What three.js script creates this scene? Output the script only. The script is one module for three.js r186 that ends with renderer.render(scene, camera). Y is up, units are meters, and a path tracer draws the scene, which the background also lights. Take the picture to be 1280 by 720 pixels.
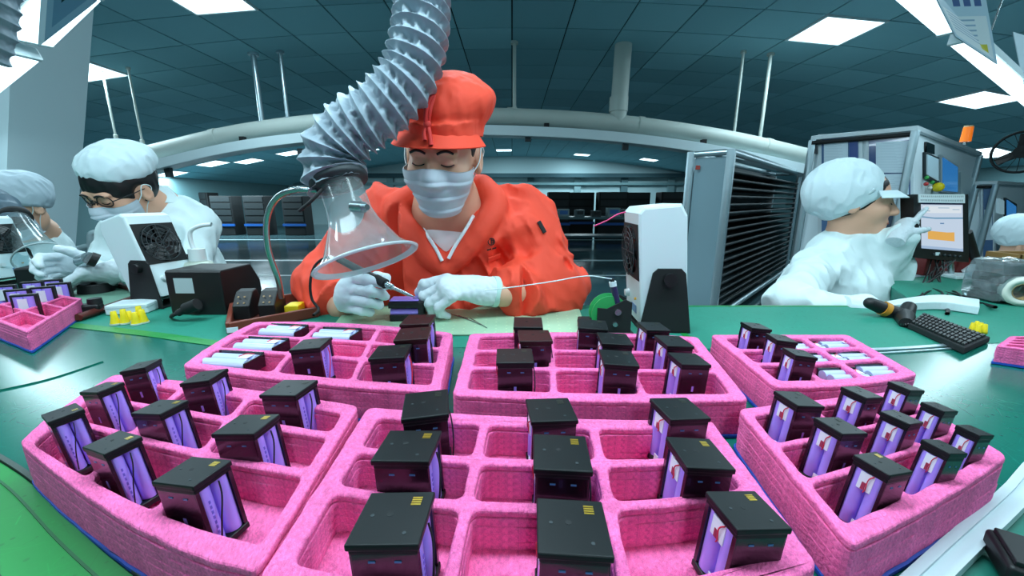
import * as THREE from 'three';
import { RoundedBoxGeometry } from 'three/addons/geometries/RoundedBoxGeometry.js';
import { mergeGeometries, mergeVertices } from 'three/addons/utils/BufferGeometryUtils.js';
import { TessellateModifier } from 'three/addons/modifiers/TessellateModifier.js';
import { RectAreaLightUniformsLib } from 'three/addons/lights/RectAreaLightUniformsLib.js';

// ───────── camera, lights, exposure ─────────
const scene = new THREE.Scene();
const CAM_Y = 1.0, TY = 0.75, FOC = 490, PITCH = 12.5 * Math.PI / 180;   // bench top at 0.75 m, lens 0.25 m above it
const camera = new THREE.PerspectiveCamera(2 * Math.atan(360 / FOC) * 180 / Math.PI, 1280 / 720, 0.02, 60);
camera.position.set(0, CAM_Y, 0);
camera.rotation.set(-PITCH, 0, 0);
scene.add(camera);
scene.background = new THREE.Color(0x0a1a1e);
const renderer = new THREE.WebGLRenderer();
renderer.toneMapping = THREE.LinearToneMapping;
renderer.toneMappingExposure = 1.12;
renderer.shadowMap.enabled = true;
RectAreaLightUniformsLib.init();
const LAMP = new THREE.Color(0xd4f1fc);            // cool white tubes and panels
const PANEL_POWER = 32, BENCH_POWER = 17;

// ───────── helpers ─────────
const V = (x, y, z) => new THREE.Vector3(x, y, z);
const cp = Math.cos(PITCH), sp = Math.sin(PITCH);
// measured picture point -> place: W at a forward distance, G on a level plane
function dirOf(px, py) { const a = px - 640, b = 360 - py; return V(a, b * cp - FOC * sp, -(FOC * cp + b * sp)); }
function W(px, py, D) { const d = dirOf(px, py), t = D / -d.z; return V(d.x * t, CAM_Y + d.y * t, -D); }
function G(px, py, y = TY) { const d = dirOf(px, py), t = (y - CAM_Y) / d.y; return V(d.x * t, y, d.z * t); }
let seed = 12345;
const rnd = () => { seed = (seed * 1664525 + 1013904223) >>> 0; return seed / 4294967296; };
const rr = (a, b) => a + (b - a) * rnd();
const names = {};
function numbered(n) { if (!(n in names)) { names[n] = 0; return n; } names[n]++; return n + '_' + String(names[n]).padStart(3, '0'); }
function tag(o, label, category, group, kind) { o.userData.label = label; if (category) o.userData.category = category; if (group) o.userData.group = group; if (kind) o.userData.kind = kind; return o; }
function thing(name, label, category, pos = V(0, 0, 0), ry = 0, group) {
  const g = new THREE.Group(); g.name = numbered(name); g.position.copy(pos); g.rotation.y = ry; scene.add(g);
  return tag(g, label, category, group);
}
function part(parent, name, geo, mat, pos, rot) {
  if (Array.isArray(geo)) geo = merge(geo);
  const m = new THREE.Mesh(geo, mat); m.name = name; m.castShadow = m.receiveShadow = true;
  if (pos) m.position.copy(pos); if (rot) m.rotation.set(...rot);
  parent.add(m); return m;
}
// geometry given in world coordinates, hung under a thing that stands at its base
function wpart(g, name, geo, mat) { if (Array.isArray(geo)) geo = merge(geo); geo.translate(-g.position.x, -g.position.y, -g.position.z); return part(g, name, geo, mat); }
function struct(name, geo, mat, pos) { const m = part(scene, name, geo, mat, pos); m.userData.kind = 'structure'; return m; }
function merge(list) {
  const l = list.map(g => { let q = g.index ? g.toNonIndexed() : g; q = q.clone(); for (const k of Object.keys(q.attributes)) if (!['position', 'normal', 'uv'].includes(k)) q.deleteAttribute(k);
    if (!q.attributes.uv) q.setAttribute('uv', new THREE.BufferAttribute(new Float32Array(q.attributes.position.count * 2), 2)); return q; });
  return mergeGeometries(l, false);
}
const box = (w, h, d, x = 0, y = 0, z = 0) => new THREE.BoxGeometry(w, h, d).translate(x, y, z);
const rbox = (w, h, d, r, x = 0, y = 0, z = 0, s = 2) => new RoundedBoxGeometry(w, h, d, s, r).translate(x, y, z);
const cyl = (r1, r2, h, n = 20, x = 0, y = 0, z = 0) => new THREE.CylinderGeometry(r1, r2, h, n).translate(x, y, z);
const sph = (r, x = 0, y = 0, z = 0, n = 16) => new THREE.SphereGeometry(r, n, Math.round(n * .7)).translate(x, y, z);
const curve = pts => new THREE.CatmullRomCurve3(pts);
const tube = (pts, r, n = 40, k = 8) => new THREE.TubeGeometry(Array.isArray(pts) ? curve(pts) : pts, n, r, k, false);
function rod(a, b, r, k = 10, r2 = r) {
  const d = b.clone().sub(a), g = new THREE.CylinderGeometry(r2, r, d.length(), k);
  g.applyQuaternion(new THREE.Quaternion().setFromUnitVectors(V(0, 1, 0), d.clone().normalize()));
  return g.translate((a.x + b.x) / 2, (a.y + b.y) / 2, (a.z + b.z) / 2);
}
const lathe = (pts, n = 32) => new THREE.LatheGeometry(pts.map(p => new THREE.Vector2(p[0], p[1])), n);
// flat outline (list of [x, z]) pulled up to a slab between y0 and y1
function slab(pts, y0, y1, bev = 0) {
  const s = new THREE.Shape(pts.map(p => new THREE.Vector2(p[0], -p[1])));
  const g = new THREE.ExtrudeGeometry(s, { depth: y1 - y0 - 2 * bev, bevelEnabled: bev > 0, bevelThickness: bev, bevelSize: bev, bevelOffset: -bev, bevelSegments: 2, curveSegments: 6 });
  return g.rotateX(-Math.PI / 2).translate(0, y0 + bev, 0);
}
function outline(shapePts, depth, bev = 0) {   // outline in x,y pulled out along z, centred
  const s = new THREE.Shape(shapePts.map(p => new THREE.Vector2(...p)));
  return new THREE.ExtrudeGeometry(s, { depth: depth - 2 * bev, bevelEnabled: bev > 0, bevelThickness: bev, bevelSize: bev, bevelOffset: -bev, bevelSegments: 2 }).translate(0, 0, -depth / 2 + bev);
}
// value noise
const PERM = new Uint8Array(512); { const p = [...Array(256).keys()]; for (let i = 255; i > 0; i--) { const j = Math.floor(rnd() * (i + 1)); [p[i], p[j]] = [p[j], p[i]]; } for (let i = 0; i < 512; i++) PERM[i] = p[i & 255]; }
const hsh = (x, y, z) => PERM[PERM[PERM[x & 255] + (y & 255)] + (z & 255)] / 255;
function noise(x, y, z) {
  const X = Math.floor(x), Y = Math.floor(y), Z = Math.floor(z); let a = x - X, b = y - Y, c = z - Z;
  a = a * a * (3 - 2 * a); b = b * b * (3 - 2 * b); c = c * c * (3 - 2 * c);
  const L = (p, q, t) => p + (q - p) * t;
  return L(L(L(hsh(X, Y, Z), hsh(X + 1, Y, Z), a), L(hsh(X, Y + 1, Z), hsh(X + 1, Y + 1, Z), a), b), L(L(hsh(X, Y, Z + 1), hsh(X + 1, Y, Z + 1), a), L(hsh(X, Y + 1, Z + 1), hsh(X + 1, Y + 1, Z + 1), a), b), c) * 2 - 1;
}
function canvasTex(w, h, draw, srgb = true) {
  const c = document.createElement('canvas'); c.width = w; c.height = h; draw(c.getContext('2d'), w, h);
  const t = new THREE.CanvasTexture(c); if (srgb) t.colorSpace = THREE.SRGBColorSpace; t.wrapS = t.wrapT = THREE.RepeatWrapping; return t;
}
function dataTex(n, f, srgb, rep) {
  const d = new Uint8Array(n * n * 4);
  for (let j = 0; j < n; j++) for (let i = 0; i < n; i++) { const v = f(i / n, j / n); const k = (j * n + i) * 4; if (typeof v === 'number') d[k] = d[k + 1] = d[k + 2] = Math.max(0, Math.min(255, v * 255)); else for (let q = 0; q < 3; q++) d[k + q] = Math.max(0, Math.min(255, v[q])); d[k + 3] = 255; }
  const t = new THREE.DataTexture(d, n, n); t.magFilter = THREE.LinearFilter; t.minFilter = THREE.LinearMipmapLinearFilter; t.generateMipmaps = true; t.wrapS = t.wrapT = THREE.RepeatWrapping; if (srgb) t.colorSpace = THREE.SRGBColorSpace; if (rep) t.repeat.set(rep, rep); t.needsUpdate = true; return t;
}
// tileable noise on the unit square
function tn(u, v, f, s = 0) { const x = u * f, y = v * f, X = Math.floor(x), Y = Math.floor(y); let a = x - X, b = y - Y; a = a * a * (3 - 2 * a); b = b * b * (3 - 2 * b); const h = (i, j) => hsh(((X + i) % f) + s, ((Y + j) % f) + 3 * s, 11 + s) * 2 - 1; const p = h(0, 0) + (h(1, 0) - h(0, 0)) * a, q = h(0, 1) + (h(1, 1) - h(0, 1)) * a; return p + (q - p) * b; }
const M = (color, roughness = .6, o = {}) => new THREE.MeshStandardMaterial({ color, roughness, ...o });
const P = (color, roughness = .6, o = {}) => new THREE.MeshPhysicalMaterial({ color, roughness, ...o });

// ───────── surfaces ─────────
const tFoam = dataTex(256, (u, v) => { const a = hsh(Math.floor(u * 256), Math.floor(v * 256), 3), b = tn(u, v, 40), c = tn(u, v, 9, 40); const k = .88 + .16 * a + .08 * b + .03 * c; return [250 * k, 110 * k * (.95 + .14 * a), 176 * k]; }, true, 12);
const tFoamB = dataTex(256, (u, v) => .5 + .35 * (hsh(Math.floor(u * 256), Math.floor(v * 256), 7) - .5) + .5 * tn(u, v, 60), false, 12);
const tLayer = dataTex(256, (u, v) => .5 + .5 * Math.max(-1, Math.min(1, 2.2 * tn(u, v, 26, 9))), false, 8);
const tCloth = dataTex(256, (u, v) => .5 + .25 * Math.sin(u * 2 * Math.PI * 64) * Math.sin(v * 2 * Math.PI * 64) + .4 * tn(u, v, 20), false, 8);
const tScuff = dataTex(256, (u, v) => { const s = tn(u, v, 14), q = tn(u, v, 60, 11); return .5 + .3 * s + .3 * q; }, false, 3);
const tFloor = dataTex(256, (u, v) => .55 + .35 * tn(u, v, 10) + .15 * tn(u, v, 40, 5), false, 1);
const tWear = canvasTex(1024, 1024, (c, w, h) => { c.fillStyle = '#c8c8c8'; c.fillRect(0, 0, w, h); for (let i = 0; i < 900; i++) { const a = rnd() * 6.28, l = 10 + rnd() * 90, x = rnd() * w, y = rnd() * h, g = rnd() < .5 ? 150 + rnd() * 40 : 215 + rnd() * 40; c.strokeStyle = `rgba(${g | 0},${g | 0},${g | 0},${.25 + rnd() * .4})`; c.lineWidth = .6 + rnd() * 1.8; c.beginPath(); c.moveTo(x, y); c.lineTo(x + Math.cos(a) * l, y + Math.sin(a) * l); c.stroke(); } for (let i = 0; i < 260; i++) { const g = rnd() < .6 ? 120 : 235; c.fillStyle = `rgba(${g},${g},${g},${.15 + rnd() * .35})`; c.beginPath(); c.arc(rnd() * w, rnd() * h, 1 + rnd() * 6, 0, 6.3); c.fill(); } }); tWear.repeat.set(3, 3);
const mat = {
  ceil: M(0x8cc4d0, .85), grid: M(0x0c1a1e, .9), wall: M(0xb2d0d4, .8), floor: M(0x3a5358, .22, { roughnessMap: tFloor }),
  pillar: M(0xc2d8de, .75), ivory: M(0xc3cdc6, .55), white: M(0xd4e6ea, .4), alu: M(0xb9cdd4, .32, { metalness: .75 }), aluDull: M(0xc4d3d8, .5, { metalness: .35 }),
  black: M(0x0c1012, .5), blackGloss: P(0x07090b, .2, { clearcoat: .4, clearcoatRoughness: .2 }), blackMatte: M(0x111618, .75), darkGrey: M(0x2a3438, .6),
  foam: M(0xffffff, .95, { map: tFoam, bumpMap: tFoamB, bumpScale: .0006 }), blue: M(0x1a4fb8, .5),
  mat: M(0x29a88e, .6, { map: tWear }), belt: M(0x1a8270, .2, { map: tWear }), lime: M(0x17a84a, .45, { map: tWear }), beltDark: P(0x2f4a48, .12, { clearcoat: .6, clearcoatRoughness: .1 }),
  paleMat: M(0x9fc4a4, .45), wood: M(0x5a2118, .5), red: M(0xc01a26, .5), redWire: M(0xd02040, .45), blackWire: M(0x08090a, .5), gold: M(0xd8b54a, .3, { metalness: .8 }),
  cell: P(0xa48cf2, .28, { clearcoat: .5, clearcoatRoughness: .2 }), cellPale: P(0xb7c4f0, .3, { clearcoat: .4 }), shell: P(0x160a14, .25, { clearcoat: .3 }), capTop: P(0x0d1315, .42, { specularIntensity: .55 }), capRed: P(0x2c1316, .42, { specularIntensity: .55 }), label: M(0xdde2ee, .6),
  yellow: M(0xf2d81e, .45), steel: M(0xaab8bc, .25, { metalness: .9 }), glass: P(0xffffff, .04, { transmission: 1, thickness: 0, ior: 1.3 }), plastic: P(0xdfeef0, .12, { transmission: .85, thickness: 0, ior: 1.35 }),
  skin: P(0xdcaa8e, .5, { sheen: .2 }), lip: M(0xa86058, .5), hair: M(0x0b0c0f, .5), orange: M(0xf04a30, .72, { bumpMap: tCloth, bumpScale: .0004 }), coat: M(0xd9ecee, .75, { bumpMap: tCloth, bumpScale: .0004 }), capWhite: M(0xd3e8ee, .75, { bumpMap: tCloth, bumpScale: .0004 }), glove: M(0xd7e4ea, .85, { bumpMap: tCloth, bumpScale: .0006 }), mask: M(0xbecbd5, .8), shirt: M(0xe3ecf0, .85), cuffMint: M(0x7fd8bb, .8), trousers: M(0x26343c, .85),
  hose: M(0x8c9da8, .5), hoseDark: M(0x5d7280, .55)
};

// ───────── room shell ─────────
const X0 = -9.6, X1 = 9.6, Z0 = -17.4, Z1 = 3;
const ceilY = x => 2.85 - .013 * x * x;
tag(struct('floor', box(X1 - X0 + .4, .2, Z1 - Z0 + .4, 0, -.1, (Z0 + Z1) / 2), mat.floor), 'glossy dark teal factory floor');
{ // pale marking lines on the floor
  const fl = scene.getObjectByName('floor');
  for (const [d, w] of [[10.4, .16], [6.7, .12], [5.3, .05]]) part(fl, 'floor_line', box(18, .004, w, 0, .002, -d), M(0x9fb8bc, .4));
}
tag(struct('wall_back', box(X1 - X0 + .4, 3.4, .2, 0, 1.5, Z0 - .1), mat.wall), 'pale teal far wall of the workshop');
tag(struct('wall_left', box(.2, 3.4, Z1 - Z0 + .4, X0 - .1, 1.5, (Z0 + Z1) / 2), M(0x5f8388, .8)), 'teal grey side wall of the workshop');
tag(struct('wall_right', box(.2, 3.4, Z1 - Z0 + .4, X1 + .1, 1.5, (Z0 + Z1) / 2), M(0x5f8388, .8)), 'teal grey side wall beyond the machines');
tag(struct('wall_front', box(X1 - X0 + .4, 3.4, .2, 0, 1.5, Z1 + .1), M(0x7d9a9e, .8)), 'plain wall on the near side of the workshop');
{ // gently vaulted ceiling: dark backing slab carrying square tiles and light panels
  const top = [], n = 32; for (let i = 0; i <= n; i++) { const x = X0 - .2 + (X1 - X0 + .4) * i / n; top.push([x, ceilY(x) + .02]); }
  const pts = [...top, ...top.slice().reverse().map(([x, y]) => [x, y + .2])];
  const g = outline(pts, Z1 - Z0 + .4).translate(0, 0, (Z0 + Z1) / 2);
  const ceiling = tag(struct('ceiling', g, mat.grid), 'dark teal suspended ceiling of square tiles');
  const tg = box(.585, .014, .585), shades = [mat.ceil, M(0x84bac6, .85), M(0x94ccd8, .85)];
  const cell = (px, py) => { const d = dirOf(px, py); let t = 0; for (let i = 0; i < 4000; i++) { t += .00005; if (CAM_Y + d.y * t > ceilY(d.x * t)) break; } return [Math.floor(d.x * t / .6), Math.floor(-d.z * t / .6)]; };
  const seen = [[272, 4], [1015, 30], [1185, 128], [1257, 191], [108, 88], [634, 187], [724, 193], [808, 200], [460, 188], [370, 192], [318, 199], [262, 207], [215, 213]];
  const lit = new Map();
  seen.forEach(([x, y], i) => { const c = cell(x, y); lit.set(c.join(), i < 5 ? 'near' : 'far'); });
  for (const c of [[-6, 1], [5, 1], [-1, 3], [-7, -4], [0, -4], [6, -4], [-12, 5]]) lit.set(c.join(), 'near');   // the same fittings carry on above and behind the lens
  const tiles = [];
  for (let j = 2; j < 29; j++) for (let i = -16; i < 16; i++) {
    const x = (i + .5) * .6, z = -(j + .5) * .6; if (lit.has(i + ',' + j)) continue;
    const p = V(x, ceilY(x) + .005, z), q = p.clone().sub(camera.position);
    const a = (q.y * cp + -q.z * -sp), depth = -q.z * cp - q.y * sp, up = q.y * cp - q.z * sp;
    const py = 360 - FOC * up / depth, px = 640 + FOC * q.x / depth;
    tiles.push({ p, i, seen: px > -60 && px < 1340 && py > -60, d: q.length() });
  }
  tiles.sort((a, b) => (b.seen - a.seen) || a.d - b.d);
  const rest = [];
  tiles.forEach((t, k) => {
    const s = Math.atan(-2 * .013 * t.p.x);
    if (k < 300) { const m = part(ceiling, 'tile', tg, shades[Math.floor(rnd() * 3)], t.p, [0, 0, s]); }
    else rest.push(tg.clone().rotateZ(s).translate(t.p.x, t.p.y, t.p.z));
  });
  const r = part(ceiling, 'tile_field', rest, mat.ceil); r.userData.kind = 'stuff';
  const emN = new THREE.MeshStandardMaterial({ color: 0xffffff, emissive: LAMP, emissiveIntensity: 3 });
  for (const [k, kind] of lit) {
    const [i, j] = k.split(',').map(Number), x = (i + .5) * .6, z = -(j + .5) * .6, s = Math.atan(-2 * .013 * x);
    const t = thing('ceiling_light', kind === 'near' ? 'square white light panel set in the tiled ceiling' : 'small distant light panel in the ceiling beyond the duct', 'light', V(x, ceilY(x), z), 0, kind === 'near' ? 'square ceiling light panels' : 'distant ceiling lights beyond the duct');
    t.rotation.z = s;
    part(t, 'frame', [box(.6, .03, .02, 0, 0, .29), box(.6, .03, .02, 0, 0, -.29), box(.02, .03, .56, .29, 0, 0), box(.02, .03, .56, -.29, 0, 0)], mat.white);
    part(t, 'diffuser', box(.56, .016, .56), emN);
    const L = new THREE.RectAreaLight(LAMP, kind === 'near' ? PANEL_POWER : PANEL_POWER * 2.2, .54, .54); L.name = 'panel_glow'; L.position.set(0, -.022, 0); L.rotation.x = -Math.PI / 2; t.add(L);
  }
}
// white pillar beside the left bench
{
  const a = W(92, 340, 2.62), b = W(118, 0, 2.62), w = .62;
  const g = new THREE.BoxGeometry(1, 1, 1, 1, 12, 1); const p = g.attributes.position;
  for (let i = 0; i < p.count; i++) {
    const ty = p.getY(i) + .5, y = ty * 2.82, k = (y - a.y) / (b.y - a.y), right = a.x + (b.x - a.x) * k;
    p.setXYZ(i, right - w * (.5 - p.getX(i)), y, -2.24 + (p.getZ(i) - .5) * .38);
  }
  g.computeVertexNormals();
  tag(struct('pillar', g, mat.pillar), 'plain white square pillar rising behind the left bench');
}

// ───────── overhead duct, cable tray, hangers ─────────
{
  const D = 5.2, c = [[-90, 262], [85, 218], [200, 189], [300, 166], [400, 153], [500, 146], [640, 146], [772, 154], [900, 172], [1000, 194], [1100, 222], [1300, 280]].map(([x, y]) => W(x, y, D));
  const cu = curve(c), t = thing('overhead_duct', 'ivory round air duct arching across the ceiling', 'duct', V(0, 0, -D));
  wpart(t, 'pipe', tube(cu, .1, 120, 16), mat.ivory);
  for (const u of [.16, .27, .38, .52, .63, .74, .84]) { const p = cu.getPointAt(u), d = cu.getTangentAt(u); wpart(t, 'joint_collar', rod(p.clone().addScaledVector(d, -.035), p.clone().addScaledVector(d, .035), .108, 18), mat.ivory); }
  const b0 = W(772, 154, D), b1 = V(b0.x + .02, ceilY(b0.x) + .01, -D);
  wpart(t, 'riser_pipe', rod(b0, b1, .1, 18), mat.ivory);
  wpart(t, 'riser_collar', rod(V(b0.x, b0.y + .13, -D), V(b0.x, b0.y + .3, -D), .112, 18), mat.ivory);
  // cable tray hung just under the duct
  const tr = thing('cable_tray', 'white cable tray running under the round duct', 'cable tray', V(0, 0, -D));
  const lo = c.map(p => V(p.x, p.y - .19, p.z + .1)), lc = curve(lo), sh = new THREE.Shape([new THREE.Vector2(-.075, -.09), new THREE.Vector2(-.075, .09), new THREE.Vector2(.075, .09), new THREE.Vector2(.075, -.09)]);
  const seg = [], N = 70; const fr = []; for (let i = 0; i <= N; i++) fr.push(lc.getPointAt(i / N));
  const sw = (hh, ww, dy, dz) => { const pos = [], idx = []; fr.forEach((p, i) => { for (const [y, z] of [[-hh, ww], [hh, ww], [hh, -ww], [-hh, -ww]]) pos.push(p.x, p.y + dy + y, p.z + dz + z); if (i) for (let k = 0; k < 4; k++) { const a = (i - 1) * 4 + k, b = (i - 1) * 4 + (k + 1) % 4; idx.push(a, b, a + 4, b, b + 4, a + 4); } }); const g = new THREE.BufferGeometry(); g.setAttribute('position', new THREE.Float32BufferAttribute(pos, 3)); g.setIndex(idx); const q = g.toNonIndexed(); q.computeVertexNormals(); return q; };
  wpart(tr, 'side_rail', sw(.055, .012, 0, .08), mat.white); wpart(tr, 'side_rail', sw(.055, .012, 0, -.12), mat.white); wpart(tr, 'tray_bed', sw(.008, .1, -.05, -.02), mat.white);
  for (const u of [.17, .3, .41, .55, .68, .8]) { const p = lc.getPointAt(u); wpart(tr, 'clip', box(.06, .05, .05, p.x, p.y + .075, p.z + .06), mat.blackMatte); }
  for (const [x, y] of [[210, 216], [376, 193], [660, 171], [782, 182], [900, 200]]) { const p = W(x, y - 6, D - .1); wpart(tr, 'bracket', box(.07, .12, .05, p.x, p.y - .05, p.z), mat.darkGrey); }
  for (const [x, y0, y1, r, m] of [[328, 55, 156, .03, mat.alu], [360, 72, 150, .022, mat.alu], [643, 30, 138, .022, mat.ivory], [917, 95, 172, .016, mat.ivory], [949, 82, 180, .02, mat.ivory], [145, 116, 172, .012, mat.ivory], [178, 128, 178, .012, mat.ivory]]) {
    const q = W((x), y1, D - .02), h = thing('hanger_rod', { 328: 'thick steel hanger rod holding the duct near the hose', 360: 'thinner steel hanger rod behind the hose', 643: 'pale hanger rod above the orange cap', 917: 'thin pale hanger rod by the tray rack', 949: 'pale hanger rod above the metal tray rack', 145: 'thin rod hanging over the white bouffant cap', 178: 'thin rod hanging by the far duct end' }[x], 'rod', V(q.x, q.y, q.z));
    const top = V(q.x, ceilY(q.x), q.z);
    wpart(h, 'rod', rod(q, top, r, 10), m); wpart(h, 'ceiling_flange', cyl(r * 2, r * 2, .03, 14, top.x, top.y - .012, top.z), m); wpart(h, 'pipe_clamp', rbox(r * 3, .07, r * 3, .008, q.x, q.y, q.z), m);
  }
}
// beams and posts of the far wall
{
  const beam = tag(struct('trim_1', box(18.6, .16, .3, 0, 2.05, Z0 + .3), M(0x2c4c54, .8)), 'dark beam along the top of the far wall');
  tag(struct('trim_2', box(18.6, .1, .12, 0, 1.72, Z0 + .16), M(0x6e9297, .7)), 'pale rail along the far wall');
  [-7.2, -5.2, -3.2, -1.2, .8, 2.8, 4.8, 6.8].forEach((x, i) => tag(struct('trim_' + (i + 3), box(.28, 2.1, .12, x, 1.05, Z0 + .08), M(i % 2 ? 0x7fa0a5 : 0x4b6d74, .7)), 'flat post on the far wall'));
}
// far equipment: black racks with blue strips standing on the floor line
const rackProto = (() => {
  const t = thing('equipment_rack', 'black equipment rack with a blue strip far behind the bench', 'rack', V(0, 0, 0), 0, 'black racks on the far side of the hall');
  part(t, 'cabinet', [rbox(.74, 1.2, .5, .02, 0, .6, 0)], mat.blackMatte);
  for (let k = 0; k < 4; k++) part(t, 'shelf_face', box(.66, .16, .02, 0, .5 + k * .2, .255), M(0x1c2528, .6));
  part(t, 'blue_strip', box(.8, .07, .03, 0, .32, .265), M(0x1d5fb0, .5));
  return t;
})();
[[287, 250], [327, 250], [374, 250], [662, 246], [697, 246], [727, 246], [763, 246], [798, 246], [838, 246], [236, 252]].forEach(([x], i) => {
  const r = i ? rackProto.clone() : rackProto; if (i) { r.name = numbered('equipment_rack'); scene.add(r); }
  const p = W(x, 280, 12); r.position.set(p.x, 0, -12 - (i > 2 ? .6 * (i % 2) : 0)); r.scale.set(i > 4 ? 1.15 : .85, i > 2 ? 1.05 : .96, 1);
});
{ // long low test benches with grey gear in the middle distance
  for (const [x0, x1, D, lab] of [[.2, 3.4, 9.4, 'long low bench of grey test gear behind the orange worker']]) {
    const t = thing('test_bench', lab, 'bench', V((x0 + x1) / 2, 0, -D));
    part(t, 'bench_top', box(x1 - x0, .05, .7, 0, .62, 0), M(0x4d6a70, .3)); part(t, 'lower_shelf', box(x1 - x0, .04, .6, 0, .2, 0), M(0x39545a, .4));
    for (const x of [-1, 1]) for (const z of [-.3, .3]) part(t, 'leg', box(.06, .62, .06, x * (x1 - x0 - .1) / 2, .31, z), mat.darkGrey);
    for (let k = 0; k < 8; k++) { const w = rr(.2, .3), h = rr(.12, .24), m = thing('test_meter', 'grey boxed test meter on the far bench', 'meter', V(x0 + .25 + k * .38, .645, -D + rr(-.1, .1)), 0, 'test meters on the far bench'); part(m, 'case', rbox(w, h, .25, .01, 0, h / 2, 0), M([0x50686e, 0x26363a, 0x7b959a][k % 3], .5)); part(m, 'front_panel', box(w * .7, h * .5, .01, 0, h * .55, .128), M([0x1c2a2e, 0x3b6fb0, 0x10181a][(k * 2) % 3], .3)); }
  }
}

// ───────── assembly bench ─────────
const xz = p => [p.x, p.z];
const backL = [G(-240, 372), G(-60, 390), G(90, 406), G(190, 418), G(285, 431), G(420, 434), G(640, 434), G(900, 436), G(1035, 440), G(1120, 437), G(1205, 431), G(1330, 424), G(1500, 415)];
const frontL = [G(-300, 470), G(-60, 541), G(0, 573), G(44, 602), G(107, 662), G(178, 720), V(-.06, TY, -.15), V(.12, TY, -.15), G(1158, 693), G(1253, 610), G(1280, 580), G(1350, 535), G(1600, 470)];
const smooth = (pts, n) => curve(pts).getSpacedPoints(n);
const bench = thing('assembly_bench', 'long green topped assembly bench carrying the pink trays', 'bench', V(0, 0, -.6));
{
  const rear = [[-3.4, -1.5], [-1.6, -1.36], [-.86, -1.2], [-.62, -.98], [-.2, -.93], [.42, -.93], [.62, -.93], [1.0, -.93], [1.2, -1.25], [1.7, -1.4], [3.4, -1.55]];
  const bl = smooth(backL, 50).map(xz), fl = smooth(frontL, 70).map(xz);
  const all = [...rear.slice(), [3.4, .35], [-3.4, .35]];
  wpart(bench, 'bench_top', slab(all, TY - .045, TY - .004, .002), M(0x219480, .5, { map: tWear }));
  const clip = pts => pts.map(([x, z]) => [Math.max(-3.4, Math.min(3.4, x)), z]);
  wpart(bench, 'work_mat', slab([...rear, ...clip(bl.slice().reverse())], TY - .0038, TY, 0), mat.mat);
  const belt = wpart(bench, 'glossy_belt', slab(clip([...bl, ...fl.slice().reverse()]), TY - .0038, TY - .0006, 0), mat.belt); belt.userData.label = 'glossy dark green belt surface';
  const ribbon = (pts, w, y0, y1, n = 40, side = 0) => { const c = smooth(pts, n), a = [], b = []; c.forEach((p, i) => { const q = c[Math.min(n, i + 1)].clone().sub(c[Math.max(0, i - 1)]).normalize(); const nx = -q.z, nz = q.x; a.push([p.x + nx * (w / 2 + side), p.z + nz * (w / 2 + side)]); b.push([p.x - nx * (w / 2 - side), p.z - nz * (w / 2 - side)]); }); return slab([...a, ...b.reverse()], y0, y1, 0); };
  wpart(bench, 'lime_tape', ribbon([G(85, 406), G(190, 418), G(290, 431), G(400, 434)], .022, TY, TY + .0008), mat.lime).userData.label = 'lime green floor tape along the belt edge';
  wpart(bench, 'lime_tape', ribbon([G(838, 400), G(862, 424), G(886, 446)], .012, TY, TY + .0008), mat.lime);
  wpart(bench, 'lime_tape', ribbon([V(.37, TY, -.922), V(.7, TY, -.922), V(1.0, TY, -.922)], .008, TY, TY + .0008), mat.lime);
  wpart(bench, 'lime_band', ribbon([G(-60, 541), G(0, 573), G(44, 602), G(107, 662), G(178, 720), V(-.12, TY, -.16)], .04, TY - .002, TY + .001, 40, .023), mat.lime).userData.label = 'bright green band along the bench edge';
  wpart(bench, 'lime_band', ribbon([G(-60, 541), G(0, 573), G(44, 602), G(107, 662), G(178, 720), V(-.12, TY, -.16)], .026, TY - .003, TY - .0003, 40, .058), M(0x1fa058, .4, { map: tWear }));
  wpart(bench, 'edge_bead', ribbon([G(-60, 541), G(0, 573), G(44, 602), G(107, 662), G(178, 720), V(-.12, TY, -.16)], .004, TY, TY + .003), M(0x3b4a44, .6));
  for (const [o, c] of [[.014, 0x0d5a30], [.043, 0x16482e], [.071, 0x2a6a4c]]) wpart(bench, 'seam_bead', ribbon([G(-60, 541), G(0, 573), G(44, 602), G(107, 662), G(178, 720), V(-.12, TY, -.16)], .0016, TY, TY + .0022, 40, o), M(c, .5));
  // aluminium edge rail on the right side
  const rp = [V(.13, TY, -.15), G(1158, 693), G(1253, 610), G(1280, 580), G(1350, 535), G(1600, 470)];
  wpart(bench, 'edge_rail', [ribbon(rp, .006, TY - .002, TY + .005, 40, .0034), ribbon(rp, .008, TY - .002, TY + .0025, 40, .0104), ribbon(rp, .003, TY - .002, TY + .006, 40, .0159)], mat.aluDull).userData.label = 'white aluminium edge rail';
  // aluminium strip closing the mat on the right
  wpart(bench, 'joint_strip', ribbon([G(1028, 440), G(1120, 437), G(1205, 431)], .009, TY, TY + .003), mat.alu);
  wpart(bench, 'joint_strip', ribbon([G(1060, 444), G(1120, 441), G(1205, 435)], .004, TY, TY + .002), mat.alu);
  wpart(bench, 'belt_seam', ribbon([G(-20, 492), G(60, 474), G(128, 452)], .004, TY - .001, TY + .0015), mat.belt);
  for (const [x, z] of [[-2.6, -1.25], [-1.2, -.9], [1.2, -.9], [2.6, -1.25], [-2.6, .2], [2.6, .2], [-.9, .2], [.9, .2]]) wpart(bench, 'leg', box(.05, TY - .045, .05, x, (TY - .045) / 2, z), mat.alu);
  // pale cutting mat in front of the worker
  const cm = [G(435, 386), G(408, 420), G(735, 420), G(722, 382)].map(xz);
  const t = thing('cutting_mat', 'pale green cutting mat under the gloved hands', 'mat', V(0, TY, -.8));
  const g = slab(cm, TY + .001, TY + .004, .0005); wpart(t, 'sheet', g, mat.paleMat);
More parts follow.
